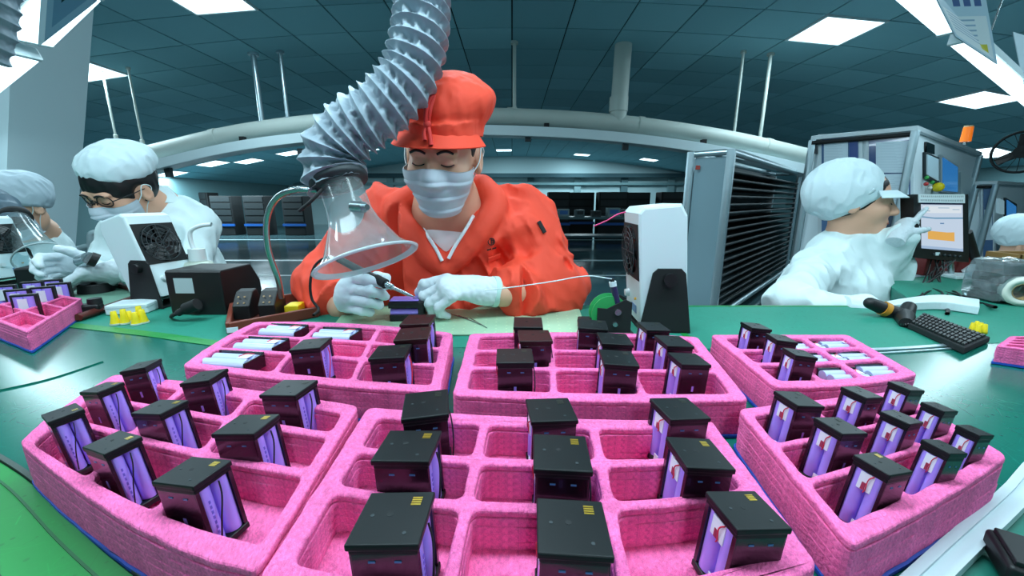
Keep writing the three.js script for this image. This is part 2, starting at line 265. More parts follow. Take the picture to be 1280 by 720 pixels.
  const dots = []; for (let i = 0; i < 24; i++) for (let j = 0; j < 10; j++) { const u = (i + .5) / 24, v = (j + .5) / 10; const a = [cm[0][0] + (cm[3][0] - cm[0][0]) * u, cm[0][1] + (cm[3][1] - cm[0][1]) * u], b = [cm[1][0] + (cm[2][0] - cm[1][0]) * u, cm[1][1] + (cm[2][1] - cm[1][1]) * u]; dots.push(box(.003, .0006, .003, a[0] + (b[0] - a[0]) * v, TY + .0042, a[1] + (b[1] - a[1]) * v)); }
  wpart(t, 'printed_dots', dots, M(0xc4dcb8, .5));
}

// ───────── foam trays ─────────
const RIM = .040, trayMap = {};
function makeTray(key, label, corners, opt = {}) {
  const { cols = 3, rows = 3, bow = {}, rim = RIM, wall = .016, rib = .0085, colsAt, rowsAt } = opt;
  const y1 = TY + .004 + rim, c = corners.map(p => G(p[0], p[1], y1));      // near-left, far-left, far-right, near-right
  const mid = (i, j, k) => bow[k] ? G(bow[k][0], bow[k][1], y1) : c[i].clone().add(c[j]).multiplyScalar(.5);
  const m = [mid(0, 1, 'left'), mid(1, 2, 'far'), mid(2, 3, 'right'), mid(3, 0, 'near')];
  const w = (c[1].distanceTo(c[2]) + c[0].distanceTo(c[3])) / 2, l = (c[0].distanceTo(c[1]) + c[2].distanceTo(c[3])) / 2;
  const map = (u, v) => { // u left→right, v near→far, eight-node patch
    const s = u * 2 - 1, t = v * 2 - 1, N = [.25 * (1 - s) * (1 - t) * (-s - t - 1), .25 * (1 - s) * (1 + t) * (-s + t - 1), .25 * (1 + s) * (1 + t) * (s + t - 1), .25 * (1 + s) * (1 - t) * (s - t - 1), .5 * (1 - s) * (1 - t * t), .5 * (1 - s * s) * (1 + t), .5 * (1 + s) * (1 - t * t), .5 * (1 - s * s) * (1 - t)];
    let x = 0, z = 0; [...c, ...m].forEach((p, i) => { x += p.x * N[i]; z += p.z * N[i]; }); return [x, z];
  };
  const rr4 = (x0, y0, x1, y1, r, n = 10, wob = 0) => { // rounded rectangle with many points
    const pts = [], arc = (cx, cy, a0) => { for (let k = 0; k <= 3; k++) { const a = a0 + k / 3 * Math.PI / 2; pts.push([cx + Math.cos(a) * r, cy + Math.sin(a) * r]); } };
    const line = (ax, ay, bx, by) => { for (let k = 1; k < n; k++) pts.push([ax + (bx - ax) * k / n, ay + (by - ay) * k / n]); };
    arc(x1 - r, y1 - r, 0); line(x1 - r, y1, x0 + r, y1); arc(x0 + r, y1 - r, Math.PI / 2); line(x0, y1 - r, x0, y0 + r); arc(x0 + r, y0 + r, Math.PI); line(x0 + r, y0, x1 - r, y0); arc(x1 - r, y0 + r, Math.PI * 1.5); line(x1, y0 + r, x1, y1 - r);
    return pts.map(([x, y]) => new THREE.Vector2(x + noise(x * 90, y * 90, wob) * .0006, y + noise(x * 90, y * 90, wob + 5) * .0006));
  };
  const ce = colsAt || [...Array(cols + 1).keys()].map(i => i / cols), re = rowsAt || [...Array(rows + 1).keys()].map(i => i / rows);
  const iw = w - 2 * wall, il = l - 2 * wall, pockets = [];
  for (let i = 0; i < cols; i++) for (let j = 0; j < rows; j++) pockets.push([wall + iw * ce[i] + (i ? rib / 2 : 0), wall + il * re[j] + (j ? rib / 2 : 0), wall + iw * ce[i + 1] - (i < cols - 1 ? rib / 2 : 0), wall + il * re[j + 1] - (j < rows - 1 ? rib / 2 : 0)]);
  const layers = [], NL = 5, base = .008, hh = (rim - base) / NL;
  const tess = new TessellateModifier(.02, 5); const warp = g0 => { const g = tess.modify(g0); const p = g.attributes.position; for (let i = 0; i < p.count; i++) { const x = p.getX(i), y = p.getY(i), z = p.getZ(i); const [X, Z] = map(x / w, y / l); p.setXYZ(i, X, z, Z); } g.computeVertexNormals(); return g; };
  for (let k = 0; k < NL; k++) {
    const off = k === NL - 1 ? 0 : rr(-.0003, .0003), top = k === NL - 1, b = top ? .0022 : .0005, s = new THREE.Shape(rr4(off, off, w - off, l - off, .008, 24, k * 3));
    pockets.forEach((q, n) => s.holes.push(new THREE.Path(rr4(q[0] - off, q[1] - off, q[2] + off, q[3] + off, .006, 6, k * 3 + n).reverse())));
    const g = new THREE.ExtrudeGeometry(s, { depth: hh - 2 * b, bevelEnabled: true, bevelThickness: b, bevelSize: b, bevelOffset: -b, bevelSegments: top ? 3 : 1 }); g.translate(0, 0, TY + .004 + base + k * hh + b); layers.push(warp(g));
  }
  const fs = new THREE.Shape(rr4(.0005, .0005, w - .0005, l - .0005, .008, 24));
  const floorG = warp(new THREE.ExtrudeGeometry(fs, { depth: base, bevelEnabled: false }).translate(0, 0, TY + .004));
  const cen = map(.5, .5), t = thing('foam_tray', label, 'tray', V(cen[0], TY, cen[1]));
  const flip = g => { const p = g.index ? g.toNonIndexed() : g; const q = p.attributes; for (const a of Object.values(q)) { const n = a.itemSize, d = a.array; for (let i = 0; i < a.count; i += 3) for (let k = 0; k < n; k++) { const s = d[(i + 1) * n + k]; d[(i + 1) * n + k] = d[(i + 2) * n + k]; d[(i + 2) * n + k] = s; } } p.computeVertexNormals(); return p; };
  wpart(t, 'foam_body', layers.map(flip), mat.foam); wpart(t, 'pocket_floor', flip(floorG), mat.foam);
  const bs = new THREE.Shape(rr4(-.0015, -.0015, w + .0015, l + .0015, .008, 24)); wpart(t, 'base_sheet', flip(warp(new THREE.ExtrudeGeometry(bs, { depth: .003, bevelEnabled: false }).translate(0, 0, TY + .0006))), mat.blue).userData.label = 'blue base sheet';
  trayMap[key] = { map, pockets, w, l, y: TY + .004 + base };
  return t;
}
makeTray('A', 'pink foam tray of nine batteries beside the bright green bench band', [[24, 553], [143, 467], [449, 507], [322, 714]], { colsAt: [0, .28, .57, 1], rowsAt: [0, .43, .76, 1], bow: { near: [158, 652], left: [72, 512], far: [300, 484] } });
makeTray('B', 'pink foam tray of standing and lying batteries by the wooden tool tray', [[227, 457], [319, 402], [566, 416], [550, 490]], { bow: { left: [272, 426], far: [440, 404], near: [388, 478] } });
makeTray('D', 'pink foam tray of nine batteries beside the solder wire spool', [[565, 493], [587, 417], [872, 421], [937, 500]], { bow: { near: [750, 501], far: [730, 415] } });
makeTray('C', 'pink foam tray amid the others with gold contacts on its batteries', [[318, 728], [460, 508], [889, 524], [1026, 708]], { rowsAt: [0, .38, .68, 1], bow: { far: [674, 521], near: [670, 782] } });
makeTray('E', 'pink foam tray with three standing and six lying batteries by the barcode scanner', [[968, 483], [888, 418], [1060, 418], [1149, 468]], { bow: { near: [1063, 481] } });
makeTray('F', 'pink foam tray of nine labelled batteries beside the aluminium edge rail', [[1063, 682], [922, 511], [1122, 488], [1262, 570]], { colsAt: [0, .43, .75, 1], rowsAt: [0, .3, .64, 1], rib: .006, wall: .013, bow: { near: [1165, 632], far: [1020, 499] } });
makeTray('G', 'small pink foam tray of thin batteries beside the yellow nozzle holders', [[33, 415], [-40, 388], [62, 366], [103, 373]], { cols: 3, rows: 2, rim: .034, wall: .012, rib: .008 });
makeTray('H', 'pink foam tray with narrow slots next to the tape roll', [[1245, 432], [1262, 420], [1420, 420], [1420, 455]], { cols: 1, rows: 4, rim: .026, wall: .012, rib: .008 });

// ───────── batteries ─────────
const BW = .0425, BH = .060;
function battery(kind) {   // standing pack: black caps, dark shell plates front and back, two purple cells showing on both sides
  const g = new THREE.Group(); const c = kind === 'red' ? mat.capRed : mat.capTop;
  const cap = part(g, 'top_cap', [rbox(BW, .0045, BW, .0012, 0, BH - .00225, 0), rbox(BW * .94, .004, BW * .94, .001, 0, BH - .006, 0)], c);
  const pads = []; for (let k = 0; k < 4; k++) pads.push(box(.0062, .0004, .0011, BW * .27, BH + .0001, -BW * .36 + k * .0019)); part(cap, 'contact_pads', pads, kind === 'gold' ? mat.gold : M(0x2c3029, .4));
  part(cap, 'screw', cyl(.0012, .0012, .0005, 10, -BW * .3, BH, BW * -.02), mat.darkGrey); part(cap, 'screw', cyl(.0012, .0012, .0005, 10, BW * .25, BH, BW * .3), mat.darkGrey); part(cap, 'dimple', cyl(.002, .002, .0003, 12, -BW * .05, BH, -BW * .04), mat.blackMatte);
  part(g, 'bottom_cap', rbox(BW * .96, .005, BW * .96, .001, 0, .0025, 0), mat.black);
  for (const s of [1, -1]) {
    const pl = part(g, 'shell_plate', [rbox(BW * .9, BH - .012, .0022, .0008, 0, BH / 2 - .001, s * (BW * .47 - .0011)), box(.0025, BH - .012, .004, BW * .43, BH / 2 - .001, s * BW * .42), box(.0025, BH - .012, .004, -BW * .43, BH / 2 - .001, s * BW * .42)], mat.shell);
    part(pl, 'slot', [box(.003, .007, .0006, 0, BH * .45, s * BW * .472), box(.011, .007, .0006, 0, BH * .16, s * BW * .472)], mat.cell);
    part(pl, 'latch', [box(.004, .0012, .0008, -.007, BH - .0125, s * BW * .472), box(.004, .0012, .0008, .008, BH - .0125, s * BW * .472)], M(0x3f79b0, .4));
  }
  for (const z of [-1, 1]) for (const x of [-1, 1]) part(g, 'cell', cyl(.0098, .0098, BH - .013, 22, x * .0094, BH / 2 - .001, z * .0096), mat.cell);
  // label with red mark and red lead on the left side, dark lead on the right side
  part(g, 'side_label', box(.0008, .014, .016, -BW * .455, BH * .74, 0), mat.label); part(g, 'red_mark', box(.0008, .006, .0045, -BW * .466, BH * .68, -.001), M(0x9a2a4a, .6));
  part(g, 'bar_code', box(.0008, .007, .007, -BW * .455, BH * .14, .004), mat.label);
  part(g, 'red_lead', tube([V(-BW * .47, BH - .008, .007), V(-BW * .5, BH * .8, .003), V(-BW * .48, BH * .64, .0025), V(-BW * .47, BH * .6, .001)], .0006, 14, 5), mat.redWire);
  part(g, kind === 'redlead' ? 'red_lead' : 'black_lead', tube([V(BW * .47, BH - .009, -.004), V(BW * .53, BH * .7, -.001), V(BW * .55, BH * .42, .007), V(BW * .5, BH * .12, .012)], .00075, 16, 5), kind === 'redlead' ? mat.redWire : mat.blackWire);
  const prints = []; for (let k = 0; k < 7; k++) prints.push(box(.0004, .0024, .0018, BW * .452, BH * .25 + k * .0042, .0096)); part(g, 'printed_marks', prints, M(0x6a55c8, .5));
  return g;
}
const protoB = { dark: battery('dark'), gold: battery('gold'), red: battery('red'), redlead: battery('redlead') };
// [x, z of the cap centre, turn, width, depth (of a standard pack), lean in its loose pocket]
function placeBattery(key, [x, z, yaw, w, d, lean, kind = 'dark'], label, group) {
  const b = protoB[kind].clone(); b.name = numbered('battery_pack'); tag(b, label, 'battery', group); scene.add(b);
  const s = Math.min(1.08, Math.max(.93, Math.sqrt(w * d))), y0 = trayMap[key].y + .0005, H = BH * s;
  b.position.set(x + Math.sin(lean) * H, y0 + H - H * Math.cos(lean), z); b.rotation.set(0, yaw, lean, 'ZYX'); b.scale.set(w, s, d);
}
const setB = (key, list, label, group, names) => list.forEach((q, i) => placeBattery(key, q, typeof label === 'function' ? label(i) : label, group));
setB('A', [[-.2210, -.2371, -.27, .91, .64, .122, 'gold'], [-.3099, -.2707, -.44, .91, .54, .152, 'gold'], [-.3973, -.3144, -.58, .89, .52, .171, 'gold'], [-.2222, -.2955, -.14, .93, .70, .101, 'gold'], [-.3193, -.3236, -.26, .87, .58, .134, 'gold'], [-.4109, -.3619, -.31, .70, .52, .156, 'gold'], [-.2230, -.3614, -.18, .96, .79, .085], [-.3279, -.3877, .05, .72, .72, .117], [-.4216, -.4160, .18, .60, .66, .141]],
  i => 'black battery, ' + ['end against the middle tray', 'centre', 'outer end'][i % 3] + ' of the ' + ['row along the green band', 'middle row of the green band tray', 'row by the lying batteries'][Math.floor(i / 3)], 'batteries in the tray by the green band');
setB('B', [[-.2624, -.4846, .05, .92, .95, .076, 'redlead'], [-.1465, -.4464, .05, 1.00, 1.02, .046, 'redlead']], i => ['black capped battery with red lead amid the lying batteries', 'black capped battery with red lead beside the two brown capped ones'][i], 'black capped batteries by the wooden tool tray');
setB('B', [[-.1326, -.4998, .10, 1.02, 1.17, .038, 'red'], [-.1406, -.5634, -.02, 1.02, 1.15, .036, 'red']], i => ['brown capped battery standing between the black capped one and its twin', 'brown capped battery nearest the cutting mat and soldered pack'][i], 'brown capped batteries by the cutting mat');
const dLab = ['far row by the spool', 'middle row', 'row against the middle tray'];
setB('D', [[.0235, -.5505, -.03, .99, 1.17, -.006], [.1182, -.5521, -.14, 1.00, 1.03, -.030], [.2108, -.5583, .07, .85, .92, -.054], [.1362, -.4940, -.05, .96, 1.03, -.039], [.2159, -.4958, .07, .86, .97, -.061], [.0032, -.4317, .02, 1.01, 1.03, -.001], [.1243, -.4298, -.08, .93, 1.06, -.040], [.2094, -.4346, .08, .84, .84, -.067]],
  i => 'black capped battery, spool tray, ' + ['pocket facing the orange worker', 'pocket in front of the spool', 'pocket in front of the white ioniser', 'centre pocket', 'middle pocket beside the scanner tray', 'corner pocket between lying batteries and middle trays', 'middle pocket against the nearest tray', 'corner pocket between scanner and rail trays'][i], 'batteries in the tray by the solder spool');
setB('D', [[.0304, -.4991, .04, 1.02, 1.05, -.009, 'red']], 'brown capped battery standing in the tray beside the solder wire spool', null);
setB('C', [[-.0771, -.3204, .18, .94, 1.10, .033], [-.0787, -.2640, -.07, 1.01, .91, .040, 'gold'], [-.0698, -.1952, -.03, .97, .94, .046, 'gold'], [.0345, -.3178, .09, .96, .93, -.015], [.0360, -.2546, -.05, .96, .99, -.019, 'gold'], [.0345, -.1896, -.05, .95, .94, -.023, 'gold'], [.1507, -.3215, .16, .90, .88, -.064], [.1388, -.2575, .02, .83, .87, -.071, 'gold'], [.1422, -.2025, .12, .82, .72, -.090, 'gold']],
  i => 'black capped battery, middle tray, ' + ['far', 'centre', 'near'][i % 3] + ' pocket of the ' + ['column along the green band tray', 'middle column', 'column along the rail tray'][Math.floor(i / 3)], 'batteries in the middle tray');
setB('E', [[.3651, -.5602, -.01, .70, .74, -.093], [.3675, -.5070, -.12, .63, .72, -.102], [.3541, -.4533, -.06, .62, .63, -.109]], i => 'black capped battery standing beside the lying ones, ' + ['facing the white sleeved elbow', 'middle of three', 'facing the rail tray'][i], 'standing batteries by the scanner');
setB('F', [[.2707, -.3387, .13, .67, .68, -.109], [.3418, -.3517, .30, .58, .55, -.133], [.3975, -.3644, .24, .50, .46, -.150], [.2730, -.2934, .22, .64, .58, -.125], [.3369, -.3067, .38, .53, .49, -.148], [.3877, -.3237, .28, .47, .40, -.162], [.2639, -.2453, .33, .63, .53, -.141, 'gold'], [.3285, -.2647, .23, .46, .42, -.164], [.3768, -.2864, .26, .42, .36, -.176]],
  i => 'black battery with white label, ' + ['end by the middle tray', 'centre', 'outer end'][i % 3] + ', ' + ['row facing lying batteries', 'middle row of rail tray', 'row along aluminium rail'][Math.floor(i / 3)], 'labelled batteries by the aluminium rail');
// packs lying in their pockets: two pale cells in an open black cradle
function lyingPack() {
  const g = new THREE.Group();
  part(g, 'cradle', [rbox(.068, .003, .036, .001, 0, .0015, 0), rbox(.068, .02, .0025, .001, 0, .0115, -.0175), rbox(.068, .012, .0025, .001, 0, .006, .0175), rbox(.0025, .019, .036, .001, .033, .0095, 0)], mat.blackGloss);
  for (const z of [-.0085, .0085]) part(g, 'cell', cyl(.0083, .0083, .062, 18).rotateZ(Math.PI / 2).translate(-.001, .012, z), mat.cellPale);
  part(g, 'side_label', box(.014, .0006, .014, .02, .0208, -.001), mat.label); part(g, 'red_lead', tube([V(.028, .022, -.008), V(.02, .0235, -.004), V(.014, .0225, .003)], .0007, 10, 5), mat.redWire);
  return g;
}
const protoL = lyingPack();
const lay = (key, px, py, yaw, s, label, group) => { const b = protoL.clone(); b.name = numbered('lying_battery'); tag(b, label, 'battery', group); scene.add(b); const y = trayMap[key].y; b.position.copy(G(px, py, y + .026)); b.position.y = y + .012; b.rotation.y = yaw; b.scale.setScalar(s); };
{ // foam blocks that carry the lying packs
  for (const [x, y] of [[354, 414], [326, 432], [290, 451], [421, 419]]) lay('B', x, y, -.12, 1.0, 'battery with pale cells lying in the tray by the wooden tool tray', 'lying batteries by the tool tray');
  for (const [x, y, s] of [[1009, 432, .72], [1047, 429, .72], [1033, 447, .74], [1074, 445, .74], [1057, 467, .76], [1103, 462, .76]]) lay('E', x, y, .05, s, 'battery with pale cells lying in the tray by the barcode scanner', 'lying batteries by the scanner');
}
// thin packs in the small tray
function thinPack() { const g = new THREE.Group(); part(g, 'frame', [rbox(.045, .06, .012, .001, 0, .03, 0)], mat.black); part(g, 'cell_face', [cyl(.009, .009, .05, 14, -.009, .03, .004), cyl(.009, .009, .05, 14, .009, .03, .004)], mat.cell); part(g, 'side_label', box(.016, .03, .001, 0, .036, .0135), mat.label); return g; }
const protoT = thinPack();
for (const [x, y] of [[12, 372], [29, 378], [38, 386], [47, 366], [60, 374], [70, 363], [80, 368]]) { const b = protoT.clone(); b.name = numbered('thin_battery'); tag(b, 'thin black framed battery with purple cells in the small pink tray', 'battery', 'thin batteries in the small tray'); scene.add(b); b.position.copy(G(x, y + 12, TY + .012)); b.position.y = TY + .0125; b.rotation.y = .5; b.scale.setScalar(.85); }

// ───────── bench lamps, boards ─────────
function benchLamp(a, b, w, label, power) {
  const d = b.clone().sub(a), len = d.length(), t = thing('bench_lamp', label, 'lamp', a.clone().add(b).multiplyScalar(.5), 0, null);
  t.quaternion.setFromUnitVectors(V(1, 0, 0), d.normalize());
  part(t, 'housing', [outline([[-w / 2, .0], [-w / 2 * .6, .05], [w / 2 * .6, .05], [w / 2, 0]], len, .002).rotateY(Math.PI / 2).translate(0, .004, 0)], mat.white);
  part(t, 'diffuser', rbox(len - .02, .02, w - .012, .008, 0, -.004, 0), new THREE.MeshStandardMaterial({ color: 0xffffff, emissive: LAMP, emissiveIntensity: 2.4 }));
  for (const s of [-1, 1]) { part(t, 'end_cap', rbox(.02, .06, w, .006, s * (len / 2), .016, 0), mat.white); part(t, 'suspension', rod(V(s * len * .35, .05, 0), V(s * len * .35, .6, 0), .004), mat.steel); }
  const L = new THREE.RectAreaLight(LAMP, power, len - .04, w - .02); L.name = 'lamp_glow'; L.rotation.x = -Math.PI / 2; L.position.y = -.018; t.add(L);
  return t;
}
benchLamp(V(-1.25, 1.8, -.42), V(1.25, 1.8, -.42), .2, 'long white bench lamp hung over the pink trays', BENCH_POWER);
benchLamp(W(1128, -18, 1.75), W(1190, 38, 1.95), .1, 'short bright bench lamp beside the hanging notice board', BENCH_POWER);
benchLamp(W(1202, 50, 1.98), W(1330, 160, 2.6), .09, 'long bright bench lamp running off beyond the machines', BENCH_POWER);
benchLamp(W(34, 50, 1.9), W(95, -14, 1.7), .16, 'bright bench lamp by the clear hanging sheet', BENCH_POWER * .6);
benchLamp(W(-80, 150, 2.0), W(22, 66, 1.9), .16, 'bright bench lamp meeting the white pillar', BENCH_POWER * .6);
const quadBoard = (name, label, cat, q, th, matl, partName) => { // a flat sheet through four corners, with thickness
  const c = q.reduce((s, p) => s.add(p), V(0, 0, 0)).multiplyScalar(.25), n = q[1].clone().sub(q[0]).cross(q[3].clone().sub(q[0])).normalize().multiplyScalar(th / 2);
  const v = [...q.map(p => p.clone().add(n)), ...q.map(p => p.clone().sub(n))], pos = [], uv = [], UV = [[0, 1], [1, 1], [1, 0], [0, 0]];
  const face = (a, b, c2, d) => { for (const i of [a, b, c2, a, c2, d]) { pos.push(v[i].x, v[i].y, v[i].z); uv.push(...UV[i % 4]); } };
  face(0, 3, 2, 1); face(4, 5, 6, 7); face(0, 1, 5, 4); face(1, 2, 6, 5); face(2, 3, 7, 6); face(3, 0, 4, 7);
  const g = new THREE.BufferGeometry(); g.setAttribute('position', new THREE.Float32BufferAttribute(pos, 3)); g.setAttribute('uv', new THREE.Float32BufferAttribute(uv, 2)); g.computeVertexNormals();
  const t = thing(name, label, cat, c); wpart(t, partName, g, matl); return t;
};
{
  const tx = canvasTex(256, 256, (c, w, h) => { c.fillStyle = '#b9d4e6'; c.fillRect(0, 0, w, h); c.fillStyle = '#dfeaf2'; c.fillRect(14, 100, w - 28, 140); c.fillStyle = '#3a5f96'; for (let i = 0; i < 3; i++) c.fillRect(90 + i * 52, 8, 34, 62); c.fillStyle = '#8fb0cc'; for (let i = 0; i < 6; i++) c.fillRect(30, 110 + i * 16, 150, 5); c.fillStyle = '#cfc74a'; c.fillRect(180, 190, 40, 28); });
  quadBoard('notice_board', 'pale blue notice sheet hanging from the bright bench lamp', 'notice', [W(1160, -22, 1.55), W(1228, -22, 1.6), W(1246, 80, 1.68), W(1194, 46, 1.6)], .004, M(0xffffff, .35, { map: tx }), 'sheet');
  const tl = canvasTex(256, 256, (c, w, h) => { c.fillStyle = '#7fa0b8'; c.fillRect(0, 0, w, h); c.fillStyle = '#c4d8e6'; c.fillRect(0, 0, 30, h); c.fillStyle = '#5f84a0'; c.fillRect(60, 30, 170, 190); c.fillStyle = '#22333e'; c.fillRect(95, 110, 60, 34); c.fillStyle = '#cfe2ee'; c.fillRect(108, 118, 12, 16); });
  quadBoard('hanging_sheet', 'clear plastic document sleeve hanging by the white pillar', 'sheet', [W(53, -20, 1.4), W(128, -20, 1.4), W(120, 2, 1.45), W(48, 58, 1.45)], .004, P(0xffffff, .2, { map: tl, clearcoat: .5 }), 'sleeve');
  quadBoard('hanging_sheet', 'white document sheet hanging from a thin hook by the wall fan', 'sheet', [W(1266, 40, 2.2), W(1330, 60, 2.2), W(1330, 150, 2.2), W(1279, 104, 2.2)], .004, M(0xc6dbe6, .4), 'sleeve');
  const f = thing('wall_fan', 'black round wall fan past the long lamp', 'fan', W(1277, 190, 4.2)); f.rotation.y = -.9;
  part(f, 'guard', new THREE.TorusGeometry(.2, .012, 8, 30), mat.blackMatte); part(f, 'hub', cyl(.06, .06, .06, 16).rotateX(Math.PI / 2), mat.blackMatte); for (let k = 0; k < 3; k++) part(f, 'blade', rbox(.08, .16, .01, .004, 0, .1, 0).rotateY(.3).rotateZ(k * 2.094), mat.black); const gw = []; for (let k = 0; k < 16; k++) gw.push(rod(V(0, 0, .03), V(Math.cos(k * .393) * .2, Math.sin(k * .393) * .2, 0), .003, 5)); part(f, 'guard_wires', gw, mat.blackMatte);
}

// ───────── fume hoses and hoods ─────────
function sweep(cu, n, k, rf) {
  const pos = [], uv = [], idx = [], F = cu.computeFrenetFrames(n, false);
  for (let i = 0; i <= n; i++) { const t = i / n, c = cu.getPointAt(t); for (let j = 0; j <= k; j++) { const a = j / k * Math.PI * 2, r = rf(t, a), s = Math.cos(a), q = Math.sin(a); const N = F.normals[i], B = F.binormals[i]; pos.push(c.x + (N.x * s + B.x * q) * r, c.y + (N.y * s + B.y * q) * r, c.z + (N.z * s + B.z * q) * r); uv.push(t * 6, j / k); } }
  for (let i = 0; i < n; i++) for (let j = 0; j < k; j++) { const a = i * (k + 1) + j, b = a + k + 1; idx.push(a, b, a + 1, b, b + 1, a + 1); }
  const g = new THREE.BufferGeometry(); g.setAttribute('position', new THREE.Float32BufferAttribute(pos, 3)); g.setAttribute('uv', new THREE.Float32BufferAttribute(uv, 2)); g.setIndex(idx); g.computeVertexNormals(); return g;
}
function hoseGeo(cu, r0, turns, n = 460, k = 84, r1 = r0) {
  return sweep(cu, n, k, (t, a) => { const r = r0 + (r1 - r0) * Math.min(1, t * 1.4); const ph = t * turns + a / (2 * Math.PI), f = ph - Math.floor(ph), rid = Math.abs(f * 2 - 1); // 1 at the wire
    const v = Math.pow(rid, 1.6); return r * (.78 + .26 * v) + r * (1 - v) * .12 * noise(a * 5.5 + f * 2 + Math.floor(ph) * 7, f * 1.5, Math.floor(ph) * 3.1) + r * (1 - v) * .09 * noise(a * 13 - f * 3, f * 2, Math.floor(ph) * 5.7); });
}
function axisLathe(prof, a, dir, n = 40) { return lathe(prof, n).applyQuaternion(new THREE.Quaternion().setFromUnitVectors(V(0, 1, 0), dir.clone().normalize())).translate(a.x, a.y, a.z); }
{
  const cu = curve([W(536, -70, .78), W(529, -10, .76), W(524, 48, .74), W(510, 96, .73), W(476, 136, .72), W(440, 162, .715), W(418, 188, .71), W(417, 214, .705), W(424, 232, .7)]);
  const t = thing('fume_extractor', 'grey ribbed extraction hose with a clear flared hood over the soldering', 'fume extractor', W(536, -70, .78));
  wpart(t, 'hose', hoseGeo(cu, .044, 22, 520, 84, .053), mat.hose);
  const a = W(424, 226, .7), b = W(459, 326, .665), dir = b.clone().sub(a), L = dir.length();
  wpart(t, 'hose_collar', axisLathe([[.033, -.012], [.047, -.01], [.049, 0], [.047, .006], [.034, .008]], a, dir), mat.darkGrey);
  wpart(t, 'clamp_tail', tube([W(404, 236, .66), W(388, 252, .65), W(374, 264, .65)], .003, 10, 6), mat.blackMatte);
  const hood = wpart(t, 'hood', axisLathe([[.036, 0], [.036, .03], [.037, .06], [.043, L * .55], [.055, L * .72], [.066, L * .87], [.08, L * .96], [.086, L]], a, dir, 56), mat.plastic); hood.userData.label = 'clear plastic flared hood';
  const rim = axisLathe([[.079, L * .965], [.088, L * .985], [.09, L], [.088, L * 1.02], [.083, L * 1.01], [.079, L * .965]], a, dir, 56); rim.translate(-t.position.x, -t.position.y, -t.position.z); part(hood, 'rim', rim, P(0xe3eef0, .25, { transmission: .55, thickness: 0 }));
  const k0 = W(441, 258, .655), k1 = W(455, 259, .645); wpart(t, 'damper_knob', [rod(k0, k1, .009, 14), rod(k1, W(459, 259, .64), .005, 12)], mat.steel);
  wpart(t, 'damper_disc', cyl(.036, .036, .002, 30).rotateX(1.1).rotateZ(.5).translate(...W(432, 266, .69).toArray()), P(0xc8d4d6, .3, { transmission: .6, thickness: 0 }));
  wpart(t, 'support_arm', tube([W(352, 372, .82), W(348, 350, .8), W(335, 310, .77), W(334, 272, .74), W(348, 246, .71), W(372, 237, .69), W(398, 238, .68)], .0055, 60, 10), mat.steel);
}
{ // the same kind of extractor on the neighbouring bench
  const t = thing('fume_extractor', 'dark ribbed hose and clear hood beside the white pillar', 'fume extractor', W(-10, 262, 1.3));
  wpart(t, 'hose', hoseGeo(curve([W(-60, 262, 1.36), W(-28, 248, 1.34), W(-4, 252, 1.32), W(10, 265, 1.3), W(17, 280, 1.28)]), .04, 8, 200, 36), mat.hoseDark);
  const a = W(18, 272, 1.29), d = W(52, 322, 1.22).sub(a), L = d.length();
  wpart(t, 'hose_collar', axisLathe([[.03, -.01], [.04, -.008], [.04, .008], [.03, .01]], a, d), mat.blackMatte);
  wpart(t, 'hood', axisLathe([[.032, 0], [.034, L * .4], [.042, L * .7], [.056, L * .92], [.062, L]], a, d, 40), mat.plastic);
  wpart(t, 'rim', axisLathe([[.058, L * .97], [.064, L], [.061, L * 1.02], [.058, L * .97]], a, d, 40), P(0xe3eef0, .3, { transmission: .5, thickness: 0 }));
  const t2 = thing('extraction_hose', 'grey ribbed hose end hanging above the white pillar', 'hose', W(4, 70, 1.5)); wpart(t2, 'hose', hoseGeo(curve([W(8, -60, 1.5), W(6, -10, 1.5), W(2, 40, 1.5), W(-8, 76, 1.5)]), .04, 8, 200, 36), mat.hose);
}

